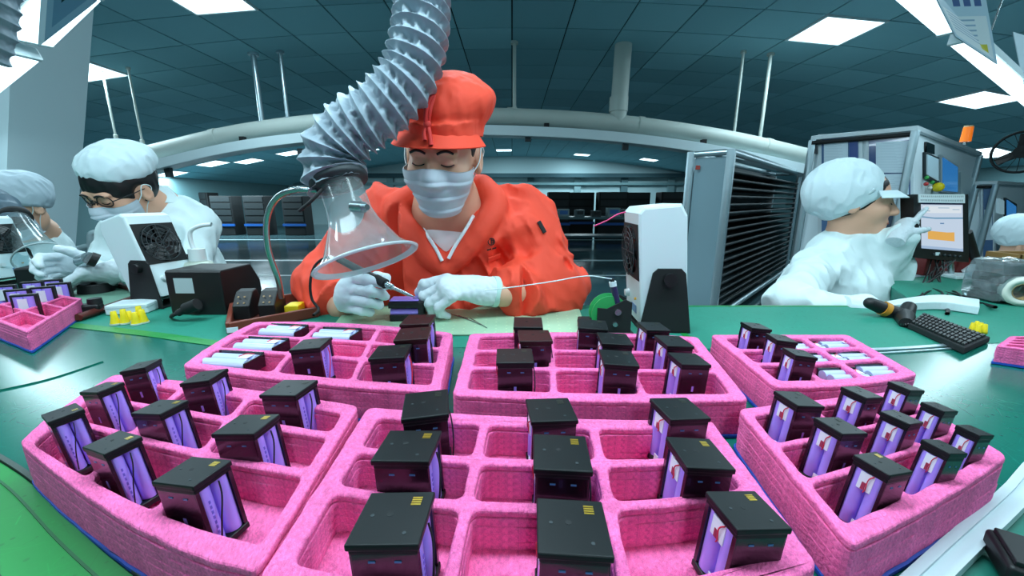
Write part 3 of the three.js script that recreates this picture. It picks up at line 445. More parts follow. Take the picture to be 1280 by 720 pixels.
// ───────── ionising fans ─────────
function ioniser(label, pos, yaw, roll, s, bracketSide, pitch = 0) {
  const t = thing('ioniser_fan', label, 'fan', pos, yaw); t.scale.setScalar(s);
  const w = .13, h = .25, d = .1;
  const b = new THREE.Group(); b.name = 'head'; b.position.set(0, .02, 0); b.rotation.set(pitch, 0, roll); t.add(b);
  const hd = part(b, 'casing', outline([[-d / 2, 0], [-d / 2, h * .9], [-d / 2 + .012, h], [d / 2 - .012, h], [d / 2, h - .012], [d / 2, .0]], w, .006).rotateY(-Math.PI / 2), mat.white);
  part(b, 'fan_recess', [cyl(.056, .056, .006, 40).rotateX(Math.PI / 2).translate(0, h * .62, d / 2 - .0005)], mat.blackGloss);
  const blades = []; for (let k = 0; k < 7; k++) blades.push(rbox(.014, .042, .002, .001, 0, .03, 0).rotateY(.5).rotateZ(k * Math.PI * 2 / 7).translate(0, h * .62, d / 2 + .004)); part(b, 'fan_blades', blades, mat.black);
  const rings = [.018, .03, .042, .054].map(r => new THREE.TorusGeometry(r, .0011, 6, 40).translate(0, h * .62, d / 2 + .009)); for (let k = 0; k < 4; k++) rings.push(box(.112, .0016, .0016).rotateZ(k * Math.PI / 4).translate(0, h * .62, d / 2 + .009)); part(b, 'grille', rings, mat.darkGrey);
  part(b, 'grille_plate', outline([[-.06, -.06], [-.06, .06], [.06, .06], [.06, -.06]], .003, .001).translate(0, h * .62, d / 2 + .0005), mat.blackMatte);
  part(b, 'control_knob', cyl(.008, .009, .012, 18).rotateX(Math.PI / 2).translate(-.035, h * .2, d / 2 + .004), M(0xd8e2e4, .4)); part(b, 'status_light', cyl(.003, .003, .004, 10).rotateX(Math.PI / 2).translate(.03, h * .2, d / 2 + .002), M(0xe0a030, .4)); part(b, 'name_plate', box(.04, .018, .001, .012, h * .1, d / 2 + .001), M(0x6f8fb8, .5));
  const bx = bracketSide * (w / 2 + .004);
  part(t, 'bracket', outline([[-.055, 0], [.055, 0], [.034, .13], [.024, .14], [-.024, .14], [-.034, .13]], .004, .001).rotateY(Math.PI / 2).translate(bx, 0, 0), mat.blackMatte);
  part(t, 'bracket', outline([[-.055, 0], [.055, 0], [.034, .13], [.024, .14], [-.024, .14], [-.034, .13]], .004, .001).rotateY(Math.PI / 2).translate(-bx, 0, 0), mat.blackMatte);
  part(t, 'bracket_foot', box(w + .012, .004, .1, 0, .002, 0), mat.blackMatte); part(t, 'tilt_knob', cyl(.013, .014, .014, 20).rotateZ(Math.PI / 2).translate(bx + bracketSide * .008, .118, 0), mat.black);
  return t;
}
const fan2 = ioniser('white ioniser fan on black bracket beside the solder wire spool', G(818, 404, TY).setY(TY + .0005), -1.62, 0, .9, 1, .09);
{ const s = thing('ribbon_streamer', 'thin pink ribbon tied to the ioniser fan grille', 'ribbon', W(776, 266, .76)); wpart(s, 'ribbon', tube([W(782, 265, .76), W(772, 268, .755), W(758, 276, .75), W(742, 283, .75)], .0014, 20, 6), M(0xd8407a, .6)); }
ioniser('white ioniser fan leaning back beside the bespectacled worker', G(214, 378, TY).setY(TY + .0005), 1.42, 0, .82, -1, -.3);
ioniser('small white ioniser fan half hidden behind the clear hood by the pillar', W(12, 352, 1.2).setY(TY + .0005), 1.5, 0, .75, -1, -.22);

// ───────── gear on the left bench ─────────
function onBench(name, label, cat, px, py, yaw = 0, group) { const p = G(px, py, TY); p.y = TY + .0008; return thing(name, label, cat, p, yaw, group); }
function station(label, px, py, yaw, w, h, d, labelPlate) {
  const t = onBench('solder_station', label, 'solder station', px, py, yaw);
  part(t, 'case', outline([[-d / 2, 0], [-d / 2, h - .004], [-d / 2 + .004, h], [d / 2 - d * .22, h], [d / 2, h * .55], [d / 2, 0]], w, .003).rotateY(Math.PI / 2), mat.black);
  if (labelPlate) part(t, 'rating_plate', box(.042, .034, .001, -w * .18, h * .66, d / 2 + .0006), M(0xb4c4c8, .5));
  for (const x of [-1, 1]) for (const z of [-1, 1]) part(t, 'rubber_foot', cyl(.006, .006, .002, 10, x * w * .4, .0, z * d * .4), mat.blackMatte);
  part(t, 'socket', rbox(.02, .024, .014, .003, 0, h * .2, d / 2 + .004), mat.blackMatte); part(t, 'screw', cyl(.003, .003, .002, 8).rotateX(Math.PI / 2).translate(-w * .36, h * .1, d / 2 + .001), mat.steel);
  return t;
}
station('black solder station with white rating plate beside the squeeze bottle', 276, 384, -.75, .125, .1, .13, true).rotation.y = -.02;
station('black solder station beside the small pink tray', 62, 356, .5, .09, .06, .1, false).rotation.y = .5;
{
  const c = thing('power_cable', 'black plug and cable behind the rating plate solder station', 'cable', G(236, 395)); wpart(c, 'plug', [rod(W(247, 380, .8), W(232, 386, .8), .012, 12), rod(W(232, 386, .8), W(222, 392, .795), .007, 10)], mat.blackMatte); wpart(c, 'cord', tube([W(222, 392, .795), W(216, 394, .8), G(214, 396, TY + .004)], .004, 12, 8), mat.blackMatte);
  // white tester box and yellow nozzle holders
  const b = onBench('tester_box', 'small white rectangular box behind the yellow nozzle holders', 'box', 170, 389, .25); part(b, 'case', rbox(.08, .022, .06, .003, 0, .011, 0), mat.white); part(b, 'lid_line', box(.081, .001, .061, 0, .015, 0), mat.aluDull);
  [[145, 406, .028], [157, 405, .031], [163, 402, .022], [171, 406, .026], [180, 404, .029], [176, 400, .03]].forEach(([x, y, h], i) => { const n = onBench('nozzle_holder', 'yellow tapered nozzle standing by the white tester box', 'nozzle', x, y, 0, 'yellow nozzles'); part(n, 'cone', lathe([[.0001, 0], [.0085, 0], [.0082, .004], [.0058, h * .55], [.0045, h], [.0001, h]], 16), mat.yellow); part(n, 'base_ring', cyl(.0095, .0095, .003, 18, 0, .0015, 0), M(0xc9d8c8, .5)); });
  // squeeze bottle with bent spout
  const p = thing('squeeze_bottle', 'white squeeze bottle with bent spout behind the solder station', 'bottle', G(256, 372, TY).setY(TY + .0008));
  p.position.copy(W(252, 350, 1.0)).setY(TY + .0008);
  part(p, 'bottle', lathe([[.0001, 0], [.03, 0], [.033, .004], [.033, .085], [.028, .096], [.015, .1], [.0001, .1]], 28), P(0xd5e2d4, .35, { transmission: .25, thickness: 0 })); part(p, 'cap', cyl(.018, .019, .03, 22, 0, .115, 0), M(0xd9e6e6, .45)); part(p, 'spout', tube([V(-.004, .12, 0), V(-.01, .15, 0), V(-.006, .175, 0), V(.02, .188, 0), V(.05, .192, 0)], .005, 24, 8), M(0xdbe8ea, .4));
  // wooden tool tray of the left worker
  const w = thing('wooden_tray', 'dark red wooden tool tray in front of the white gloves', 'tray', G(170, 372)); const a = G(100, 402), b2 = G(183, 372), c2 = G(128, 352), d2 = G(60, 362);
  for (const [u, v] of [[a, b2], [b2, c2], [c2, d2], [d2, a]]) { const g = rod(u.clone().setY(TY + .009), v.clone().setY(TY + .009), .008, 4); wpart(w, 'side_board', g, mat.wood); }
  const k = slab([a, b2, c2, d2].map(xz), TY + .001, TY + .004); wpart(w, 'tray_floor', k, M(0x6f9a86, .5));
  const hd = onBench('bench_fixture', 'black handled fixture at the end of the wooden tool tray', 'fixture', 107, 394, .5); part(hd, 'body', rbox(.06, .025, .03, .006, 0, .0125, 0), mat.black); part(hd, 'knob', cyl(.012, .013, .012, 16, .02, .03, 0), mat.black);
}
{ // red wooden tray and black iron stand in front of the orange worker
  const w = thing('wooden_tray', 'red brown wooden tray holding the black iron stand', 'tray', G(345, 398)); const a = G(287, 418), b = G(398, 396), c = G(398, 374), d = G(292, 388);
  for (const [u, v] of [[a, b], [b, c], [c, d], [d, a]]) { const dd = v.clone().sub(u), L = dd.length(), g = rbox(L, .022, .009, .002).rotateY(-Math.atan2(dd.z, dd.x)).translate((u.x + v.x) / 2, TY + .012, (u.z + v.z) / 2); wpart(w, 'side_board', g, M(0x74301f, .5)); }
  wpart(w, 'tray_floor', slab([a, b, c, d].map(xz), TY + .001, TY + .004), mat.wood); const pl = G(296, 410, TY + .012); wpart(w, 'paper_tag', box(.018, .01, .001).rotateY(.4).translate(pl.x, TY + .012, pl.z + .012), mat.label);
  const s = thing('iron_stand', 'black perforated soldering iron stand in the red wooden tray', 'stand', G(328, 396).setY(TY + .005)); s.rotation.y = .15;
  for (const x of [-.026, .024]) part(s, 'holder', outline([[-.03, 0], [-.03, .028], [-.006, .055], [.012, .058], [.03, .03], [.03, 0]], .034, .003).rotateY(Math.PI / 2).translate(x, 0, 0), mat.black);
  const hs = []; for (let k = 0; k < 8; k++) hs.push(cyl(.002, .002, .001, 8).rotateX(.75).translate(-.026 + (k % 2 ? .006 : -.006) + (k > 3 ? .05 : 0), .046 - Math.floor((k % 4) / 2) * .012, .02 + Math.floor((k % 4) / 2) * .006)); part(s, 'vent_hole', hs, M(0x9a7a50, .5)); part(s, 'sponge_tray', rbox(.03, .02, .04, .003, .065, .01, -.01), mat.yellow);
}
{ // solder wire spool stand and wire
  const p = G(762, 414, TY).setY(TY + .0008), t = thing('solder_spool_stand', 'black solder wire stand with a green spool', 'spool stand', p);
  part(t, 'side_plate', outline([[-.03, 0], [.035, 0], [.035, .062], [.022, .068], [-.012, .05], [-.03, .052]], .003, .0006).translate(0, 0, .018), mat.blackMatte);
  part(t, 'side_plate', outline([[-.03, 0], [.035, 0], [.035, .062], [.022, .068], [-.012, .05], [-.03, .052]], .003, .0006).translate(0, 0, -.02), mat.blackMatte);
  part(t, 'base_plate', rbox(.1, .004, .05, .001, -.01, .002, 0), mat.blackMatte); part(t, 'clip', rbox(.03, .022, .03, .003, -.045, .012, -.01), mat.black);
  const sp = part(t, 'spool', cyl(.036, .036, .002, 36).rotateX(Math.PI / 2).translate(-.004, .037, .012), M(0x2fa35a, .35)); part(t, 'spool_flange', cyl(.036, .036, .002, 36).rotateX(Math.PI / 2).translate(-.004, .037, -.014), M(0x2fa35a, .35)); part(sp, 'wound_wire', cyl(.028, .028, .026, 30).rotateX(Math.PI / 2).translate(-.004, .037, -.001), M(0xb9c2bf, .35, { metalness: .6 }));
  part(t, 'axle_screw', [cyl(.006, .006, .004, 16).rotateX(Math.PI / 2).translate(.008, .044, .022), cyl(.0045, .0045, .004, 16).rotateX(Math.PI / 2).translate(.004, .02, .022)], mat.steel);
  part(t, 'guide_tube', rod(V(.012, .05, .01), V(-.002, .098, .01), .006, 14), M(0x2c2a52, .35)); part(t, 'guide_ring', rod(V(-.0005, .092, .01), V(-.0025, .101, .01), .0068, 14), mat.white); part(t, 'guide_ring', rod(V(.0105, .052, .01), V(.0125, .047, .01), .0068, 14), mat.white); part(t, 'guide_tip', rod(V(-.002, .1, .01), V(-.004, .106, .01), .004, 12), mat.blackMatte);
  const e = p.clone().add(V(-.004, .106, .01)); const w = thing('solder_wire', 'thin white solder wire running from the spool guide to the glove', 'wire', e);
  wpart(w, 'strand', tube([e, W(735, 345, .745), W(690, 352, .75), W(640, 359, .745), W(606, 363, .735)], .0011, 40, 6), mat.white);
}
{ // soldered pack on the mat, and solder strands
  const t = thing('soldered_pack', 'black and lilac battery pack being soldered on the cutting mat', 'battery', G(511, 398, TY + .004).setY(TY + .0045)); t.rotation.y = .06;
  part(t, 'frame', [rbox(.07, .014, .045, .002, 0, .007, 0), rbox(.012, .042, .045, .002, .03, .021, 0)], mat.black); for (const y of [.02, .036]) part(t, 'cell', cyl(.008, .008, .058, 18).rotateZ(Math.PI / 2).translate(-.004, y - .002, .012), y > .03 ? mat.black : mat.cell); part(t, 'top_film', rbox(.06, .003, .036, .001, -.004, .043, 0), mat.cell); part(t, 'side_frame', rbox(.068, .012, .01, .001, -.002, .034, .018), mat.black); part(t, 'solder_tab', box(.012, .001, .006, .018, .0452, .004), mat.steel);
  for (let k = 0; k < 4; k++) { const s = thing('solder_strand', 'short bright solder strand lying on the cutting mat', 'wire', G(560 + k * 12, 394 + k * 3, TY + .005), 0, 'solder strands on the mat'); wpart(s, 'strand', rod(G(545 + k * 14, 388 + k * 3, TY + .0055), G(585 + k * 8, 398 + k * 4, TY + .0055), .0008, 5), mat.steel); }
}

// ───────── right side: tray rack, machines, monitor, desk gear ─────────
const onPlane = (px, py, p0, n) => { const d = dirOf(px, py), o = V(0, CAM_Y, 0), t = p0.clone().sub(o).dot(n) / d.dot(n); return o.addScaledVector(d, t); };
const alongTo = (K, dir, px) => { let lo = 0, hi = 6; const g = s => { const p = K.clone().addScaledVector(dir, s), f = -p.z * cp - (p.y - CAM_Y) * sp; return 640 + FOC * p.x / f; }; const up = g(1) > g(0); for (let i = 0; i < 50; i++) { const m = (lo + hi) / 2; if ((g(m) < px) === up) lo = m; else hi = m; } return lo; };
const plate = (q, n, th) => { const a = n.clone().multiplyScalar(th), v = [...q, ...q.map(p => p.clone().add(a))], pos = [], uv = [], UV = [[0, 1], [1, 1], [1, 0], [0, 0]]; const f = (...k) => { for (const i of [k[0], k[1], k[2], k[0], k[2], k[3]]) { pos.push(v[i].x, v[i].y, v[i].z); uv.push(...UV[i % 4]); } }; f(4, 7, 6, 5); f(0, 1, 2, 3); f(0, 4, 5, 1); f(1, 5, 6, 2); f(2, 6, 7, 3); f(3, 7, 4, 0); const g = new THREE.BufferGeometry(); g.setAttribute('position', new THREE.Float32BufferAttribute(pos, 3)); g.setAttribute('uv', new THREE.Float32BufferAttribute(uv, 2)); g.computeVertexNormals(); return g; };
{
  const K = W(915, 186, 3.0), dR = V(Math.sin(.75), 0, -Math.cos(.75)), dL = V(-Math.sin(.82), 0, -Math.cos(.82)), r = alongTo(K, dR, 1000), l = alongTo(K, dL, 865), H = K.y;
  const at = (a, b, y) => V(K.x + dR.x * a + dL.x * b, y, K.z + dR.z * a + dL.z * b), t = thing('tray_rack', 'aluminium framed rack of many dark shelves behind the white ioniser', 'rack', at(r / 2, l / 2, 0));
  for (const [a, b] of [[0, 0], [r, 0], [0, l], [r, l]]) wpart(t, 'post', rod(at(a, b, 0), at(a, b, H), .035, 4), mat.alu);
  for (const y of [H - .02, .08]) for (const [p, q] of [[at(0, 0, y), at(r, 0, y)], [at(0, 0, y), at(0, l, y)], [at(r, 0, y), at(r, l, y)], [at(0, l, y), at(r, l, y)]]) wpart(t, 'frame_bar', rod(p, q, .03, 4), mat.alu);
  const nL = dL.clone().cross(V(0, 1, 0)).normalize(); wpart(t, 'side_panel', plate([at(0, l - .03, H - .05), at(0, .03, H - .05), at(0, .03, .1), at(0, l - .03, .1)], nL, .004), M(0x8aa9b4, .5));
  wpart(t, 'back_panel', plate([at(r - .02, l - .02, H - .05), at(.02, l - .02, H - .05), at(.02, l - .02, .1), at(r - .02, l - .02, .1)], V(0, 0, -1), .004), mat.darkGrey);
  for (let k = 0; k < 18; k++) { const y = .16 + k * (H - .32) / 17; const q = [at(.03, .02, y), at(r - .03, .02, y), at(r - .03, l - .03, y), at(.03, l - .03, y)]; wpart(t, 'shelf', slab(q.map(xz), y, y + .012), M(k % 3 ? 0x1d282c : 0x2b3a40, .35)); wpart(t, 'shelf_lip', rod(at(.03, 0, y + .008), at(r - .03, 0, y + .008), .012, 4), M(0x223035, .6)); wpart(t, 'shelf_bracket', rod(at(r - .02, .0, y - .01), at(r - .02, .1, y - .01), .008, 4), mat.alu); }
  wpart(t, 'red_tag', box(.03, .03, .01, at(.0, l * .85, 0).x, H - .12, at(0, l * .85, 0).z + .03), M(0xb03a2a, .5));
}
function machine(label, K, aR, aL, pxR, pxL, feats, scale = 1) {
  const dR = V(Math.sin(aR), 0, -Math.cos(aR)), dL = V(-Math.sin(aL), 0, -Math.cos(aL)), r = alongTo(K, dR, pxR), l = alongTo(K, dL, pxL), H = K.y;
  const at = (a, b, y) => V(K.x + dR.x * a + dL.x * b, y, K.z + dR.z * a + dL.z * b), nR = V(0, 1, 0).cross(dR).multiplyScalar(-1).normalize(), nL = V(0, 1, 0).cross(dL).normalize();
  if (nR.dot(dL) > 0) nR.negate(); if (nL.dot(dR) > 0) nL.negate();
  const t = thing('machine_cabinet', label, 'machine', at(r / 2, l / 2, 0));
  wpart(t, 'body', slab([at(.02, .02, 0), at(r - .02, .02, 0), at(r - .02, l - .02, 0), at(.02, l - .02, 0)].map(xz), .05, H - .02), M(0xd6e6ec, .45));
  wpart(t, 'top_cover', slab([at(-.01, -.01, 0), at(r + .01, -.01, 0), at(r + .01, l + .01, 0), at(-.01, l + .01, 0)].map(xz), H - .03, H, .004), mat.aluDull);
  for (const [a, b] of [[0, 0], [r, 0], [0, l]]) wpart(t, 'corner_post', rod(at(a, b, 0), at(a, b, H - .03), .03, 4), mat.alu);
  wpart(t, 'dark_band', rod(at(0, -.012, H - .05), at(0, l, H - .05).add(nL.clone().multiplyScalar(.012)), .018, 4), mat.blackMatte);
  const onR = (x, y) => onPlane(x, y, at(0, 0, 0), nR).addScaledVector(nR, -.018), onL = (x, y) => onPlane(x, y, at(0, 0, 0), nL).addScaledVector(nL, -.018);
  const qd = (f, x0, y0, x1, y1, s0 = 0, s1 = 0) => [f(x0, y0), f(x1, y0 + s0), f(x1, y1 + s1), f(x0, y1)];
  for (const [side, name, x0, y0, x1, y1, s0, s1, m, th = .012] of feats) wpart(t, name, plate(qd(side === 'R' ? onR : onL, x0, y0, x1, y1, s0, s1), side === 'R' ? nR : nL, th), m);
  return { t, at, r, l, H, onR, onL, nR };
}
const paper = M(0xc9dbe6, .7), paneDark = P(0x4f6f96, .15, { clearcoat: .6 }), hmi = M(0x123a68, .2, { emissive: new THREE.Color(0x2f7fc8), emissiveIntensity: .55 }), hmiPale = M(0x8fb4c4, .2, { emissive: new THREE.Color(0x9fc4d0), emissiveIntensity: .35 });
const docTex = canvasTex(256, 384, (c, w, h) => { c.fillStyle = '#c4d8e2'; c.fillRect(0, 0, w, h); c.fillStyle = '#9fb8c6'; for (let i = 0; i < 18; i++) c.fillRect(18, 20 + i * 20, 120 + ((i * 53) % 100), 3); c.strokeStyle = '#8fa8b8'; c.strokeRect(8, 8, w - 16, h - 16); c.fillRect(0, h / 2, w, 2); });
const docMat = M(0xffffff, .6, { map: docTex });
{
  const m1 = machine('tall white machine cabinet with glass doors and touch screen behind the pointing worker', W(1146, 157, 2.6), .97, .72, 1226, 1017, [
    ['L', 'door_frame', 1022, 168, 1078, 400, -3, 0, mat.aluDull], ['L', 'door_frame', 1082, 165, 1142, 400, -4, 0, mat.aluDull],
    ['L', 'door_glass', 1027, 174, 1073, 398, -3, 0, paneDark, .018], ['L', 'door_glass', 1086, 170, 1138, 398, -4, 0, P(0x3a527e, .12, { clearcoat: .6 }), .018],
    ['L', 'paper_sheet', 1030, 178, 1060, 215, -1, 0, docMat, .022], ['L', 'paper_sheet', 1095, 178, 1136, 216, -2, 0, docMat, .022], ['L', 'paper_sheet', 1096, 218, 1136, 262, -1, 1, docMat, .022], ['L', 'paper_sheet', 1062, 176, 1072, 204, 0, 0, P(0x2c4a86, .2), .021],
    ['L', 'door_hinge', 1140, 178, 1145, 190, 0, 0, mat.darkGrey, .03], ['L', 'door_hinge', 1018, 183, 1022, 192, 0, 0, mat.darkGrey, .03], ['L', 'lower_panel', 1086, 264, 1138, 330, 0, 4, M(0x31465a, .3), .024], ['L', 'bag', 1092, 330, 1130, 396, 2, 2, mat.blackMatte, .05],
    ['R', 'alarm_window', 1160, 177, 1170, 190, 4, 3, mat.blackGloss], ['R', 'small_screen', 1159, 193, 1173, 218, 6, 8, hmiPale, .02], ['R', 'small_screen_frame', 1158, 190, 1175, 222, 7, 9, mat.darkGrey, .014], ['R', 'touch_screen_frame', 1177, 193, 1199, 240, 14, 2, mat.aluDull, .014], ['R', 'touch_screen', 1179, 197, 1197, 238, 12, 2, hmi, .02],
    ['R', 'access_panel', 1202, 215, 1221, 262, 10, 2, mat.white, .014], ['R', 'lower_door', 1155, 262, 1222, 395, 6, -30, mat.white, .014]]);
  const kn = m1.onR(1170, 234).addScaledVector(m1.nR, .03); wpart(m1.t, 'rotary_switch', sph(.035, kn.x, kn.y, kn.z), mat.yellow); for (const [x, y, c] of [[1158, 222, 0x38a04c], [1157, 230, 0xc03030], [1162, 235, 0xd8d8d0], [1165, 228, 0x38a04c]]) { const p = m1.onR(x, y).addScaledVector(m1.nR, .02); wpart(m1.t, 'push_button', sph(.014, p.x, p.y, p.z, 10), M(c, .4)); }
  const bp = m1.at(m1.r * .74, .03, m1.H); const b = thing('signal_beacon', 'orange signal beacon on top of the tall machine cabinet', 'beacon', bp);
  const e = V(bp.x, Math.max(bp.y + .11, W(1210, 178, -bp.z).y), bp.z); part(b, 'stem', cyl(.012, .014, e.y - bp.y, 10, 0, (e.y - bp.y) / 2, 0), mat.steel); part(b, 'lens', cyl(.032, .036, .12, 18, 0, e.y - bp.y, 0), M(0xff8a2a, .35, { emissive: new THREE.Color(0xff7a20), emissiveIntensity: .5 })); part(b, 'lens_cap', cyl(.03, .03, .012, 18, 0, e.y - bp.y + .066, 0), M(0xe8cfa0, .4));
  const m2 = machine('second white machine cabinet past the tall one', W(1246, 226, 3.6), 1.1, .75, 1340, 1222, [['L', 'door_frame', 1226, 230, 1243, 360, -1, 0, mat.aluDull], ['L', 'door_glass', 1229, 236, 1241, 352, -1, 0, paneDark, .02], ['L', 'paper_sheet', 1230, 262, 1240, 300, 0, 0, docMat, .024], ['R', 'small_screen', 1249, 248, 1255, 266, 3, 2, hmiPale, .02], ['R', 'touch_screen', 1259, 250, 1270, 292, 8, 4, hmi, .02], ['R', 'touch_screen_frame', 1258, 247, 1272, 296, 8, 5, mat.darkGrey, .014], ['R', 'lower_door', 1249, 300, 1262, 340, 2, 1, M(0x63808c, .3), .014], ['R', 'yellow_tag', 1250, 322, 1254, 330, 0, 0, mat.yellow, .02]]);
  const k2 = m2.onR(1257, 280).addScaledVector(m2.nR, .03); wpart(m2.t, 'rotary_switch', sph(.04, k2.x, k2.y, k2.z), mat.yellow);
}
{ // touch monitor with paper strip, on an arm
  const D = 1.22, tx = canvasTex(512, 640, (c, w, h) => { c.fillStyle = '#cfe0f4'; c.fillRect(0, 0, w, h); c.fillStyle = '#14203a'; c.fillRect(0, 0, w, 22); c.fillStyle = '#e8f2fa'; c.fillRect(20, 40, w - 40, 90); c.fillStyle = '#7aa8c8'; c.fillRect(0, 185, w, 20); c.fillRect(20, 100, 80, 8); c.fillStyle = '#8fb4d0'; c.fillRect(200, 60, 140, 8); c.fillRect(380, 80, 90, 8); c.fillStyle = '#5b8ab8'; c.fillRect(220, 255, 50, 14); c.fillStyle = '#f0b860'; c.fillRect(70, 380, 330, 120); c.fillStyle = '#a9c4e4'; c.fillRect(0, h - 40, w, 40); });
  const q = [W(1140, 243, D), W(1205, 243, D + .06), W(1206, 326, D + .06), W(1141, 320, D)], n = q[1].clone().sub(q[0]).cross(q[3].clone().sub(q[0])).normalize(); if (n.z < 0) n.negate();
  const t = thing('touch_monitor', 'black touch monitor with white notice strip on a swing arm', 'monitor', W(1190, 372, D + .1).setY(TY + .0005));
  const lerpQ = (u, v) => q[0].clone().multiplyScalar((1 - u) * (1 - v)).addScaledVector(q[1], u * (1 - v)).addScaledVector(q[2], u * v).addScaledVector(q[3], (1 - u) * v);
  const sub = (u0, v0, u1, v1) => [lerpQ(u0, v0), lerpQ(u1, v0), lerpQ(u1, v1), lerpQ(u0, v1)];
  wpart(t, 'casing', plate(sub(0, 0, 1.05, 1.02).map(p => p.addScaledVector(n, -.03)), n, .034), mat.black);
  wpart(t, 'screen', plate(sub(.13, .13, .92, .86), n, .006), new THREE.MeshStandardMaterial({ color: 0x111111, roughness: .2, map: tx, emissive: 0xffffff, emissiveMap: tx, emissiveIntensity: .75 }));
  const st = canvasTex(512, 80, (c, w, h) => { c.fillStyle = '#e4eef2'; c.fillRect(0, 0, w, h); c.fillStyle = '#40525c'; for (let i = 0; i < 22; i++) { c.fillRect(18 + i * 22, 14, 14, 4); c.fillRect(22 + i * 22, 22, 10, 4); } for (let i = 0; i < 24; i++) { c.fillRect(14 + i * 20, 50, 13, 4); c.fillRect(16 + i * 20, 58, 10, 5); } });
  wpart(t, 'notice_strip', plate(sub(.08, .0, .96, .13).map(p => p.addScaledVector(n, .004)), n, .003), M(0xffffff, .6, { map: st }));
  for (let k = 0; k < 6; k++) { const p = lerpQ(.35 + k * .1, .94).addScaledVector(n, .006); wpart(t, 'button', sph(.004, p.x, p.y, p.z, 8), mat.darkGrey); } { const p = lerpQ(.42, .93).addScaledVector(n, .005); wpart(t, 'white_sticker', box(.014, .01, .002, p.x, p.y, p.z), mat.white); }
  wpart(t, 'swing_arm', [rod(W(1208, 290, D + .08), W(1220, 330, D + .1), .014, 14), rod(W(1220, 330, D + .1), W(1226, 352, D + .1), .017, 14)], mat.black); wpart(t, 'arm_sleeve', rod(W(1213, 335, D + .08), W(1222, 352, D + .08), .022, 14), mat.white);
  wpart(t, 'stand_pole', [rod(W(1188, 322, D + .08), W(1187, 352, D + .08).setY(TY + .004), .008, 10), rod(W(1176, 322, D + .1), W(1176, 352, D + .1).setY(TY + .004), .006, 10)], mat.steel); const bf = W(1196, 372, D + .1); wpart(t, 'stand_base', [rbox(.2, .012, .14, .004, bf.x, TY + .0065, bf.z)], mat.white); wpart(t, 'arm_base', rod(W(1226, 352, D + .1), V(W(1226, 352, D + .1).x + .005, TY + .006, -D - .1), .018, 14), mat.black);
  const cb = thing('cable_bundle', 'tangle of black cables under the touch monitor', 'cables', W(1180, 366, D).setY(TY + .001)); for (let k = 0; k < 7; k++) { const a = W(1164 + k * 5, 325, D + .04), m = W(1172 + ((k * 37) % 23) - 12, 340 + (k % 3) * 3, D + .01), n2 = W(1168 + ((k * 53) % 31) - 15, 355 + (k % 3) * 3, D - .02), b = G(1150 + k * 9, 370 - (k % 2) * 5, TY + .004); wpart(cb, 'cable', tube([a, m, n2, b, G(1132 + k * 15, 374 + (k % 3) * 3, TY + .004)], .0024, 30, 6), mat.blackWire); }
  for (const [x, y, lab] of [[1154, 352, 'small red metal box beside the monitor cables'], [1192, 352, 'small red metal box under the touch monitor edge']]) { const r = thing('red_box', lab, 'box', W(x, y, 1.34).setY(TY + .0005)); part(r, 'case', rbox(.06, .075, .05, .004, 0, .0375, 0), M(0x7c1c1c, .45)); part(r, 'lid', rbox(.062, .008, .052, .003, 0, .079, 0), M(0x6a1616, .45)); }
  const wt = thing('white_chute', 'low white curved chute behind the black keyboard', 'chute', W(1160, 378, 1.05).setY(TY + .001)); wpart(wt, 'channel', [slab(smooth([G(1100, 388), G(1130, 382), G(1180, 378), G(1222, 384)], 20).map(xz).concat(smooth([G(1100, 394), G(1130, 390), G(1180, 388), G(1222, 394)], 20).map(xz).reverse()), TY + .001, TY + .02, .002)], mat.white);
  const hs = thing('black_hose', 'short black cable arching over the white chute', 'cable', W(1184, 388, 1.0).setY(TY + .001)); wpart(hs, 'cable', tube([G(1184, 392, TY + .004), W(1190, 381, .93), W(1208, 377, .93), W(1228, 380, .95), G(1244, 384, TY + .01)], .004, 24, 8), mat.blackWire);
}
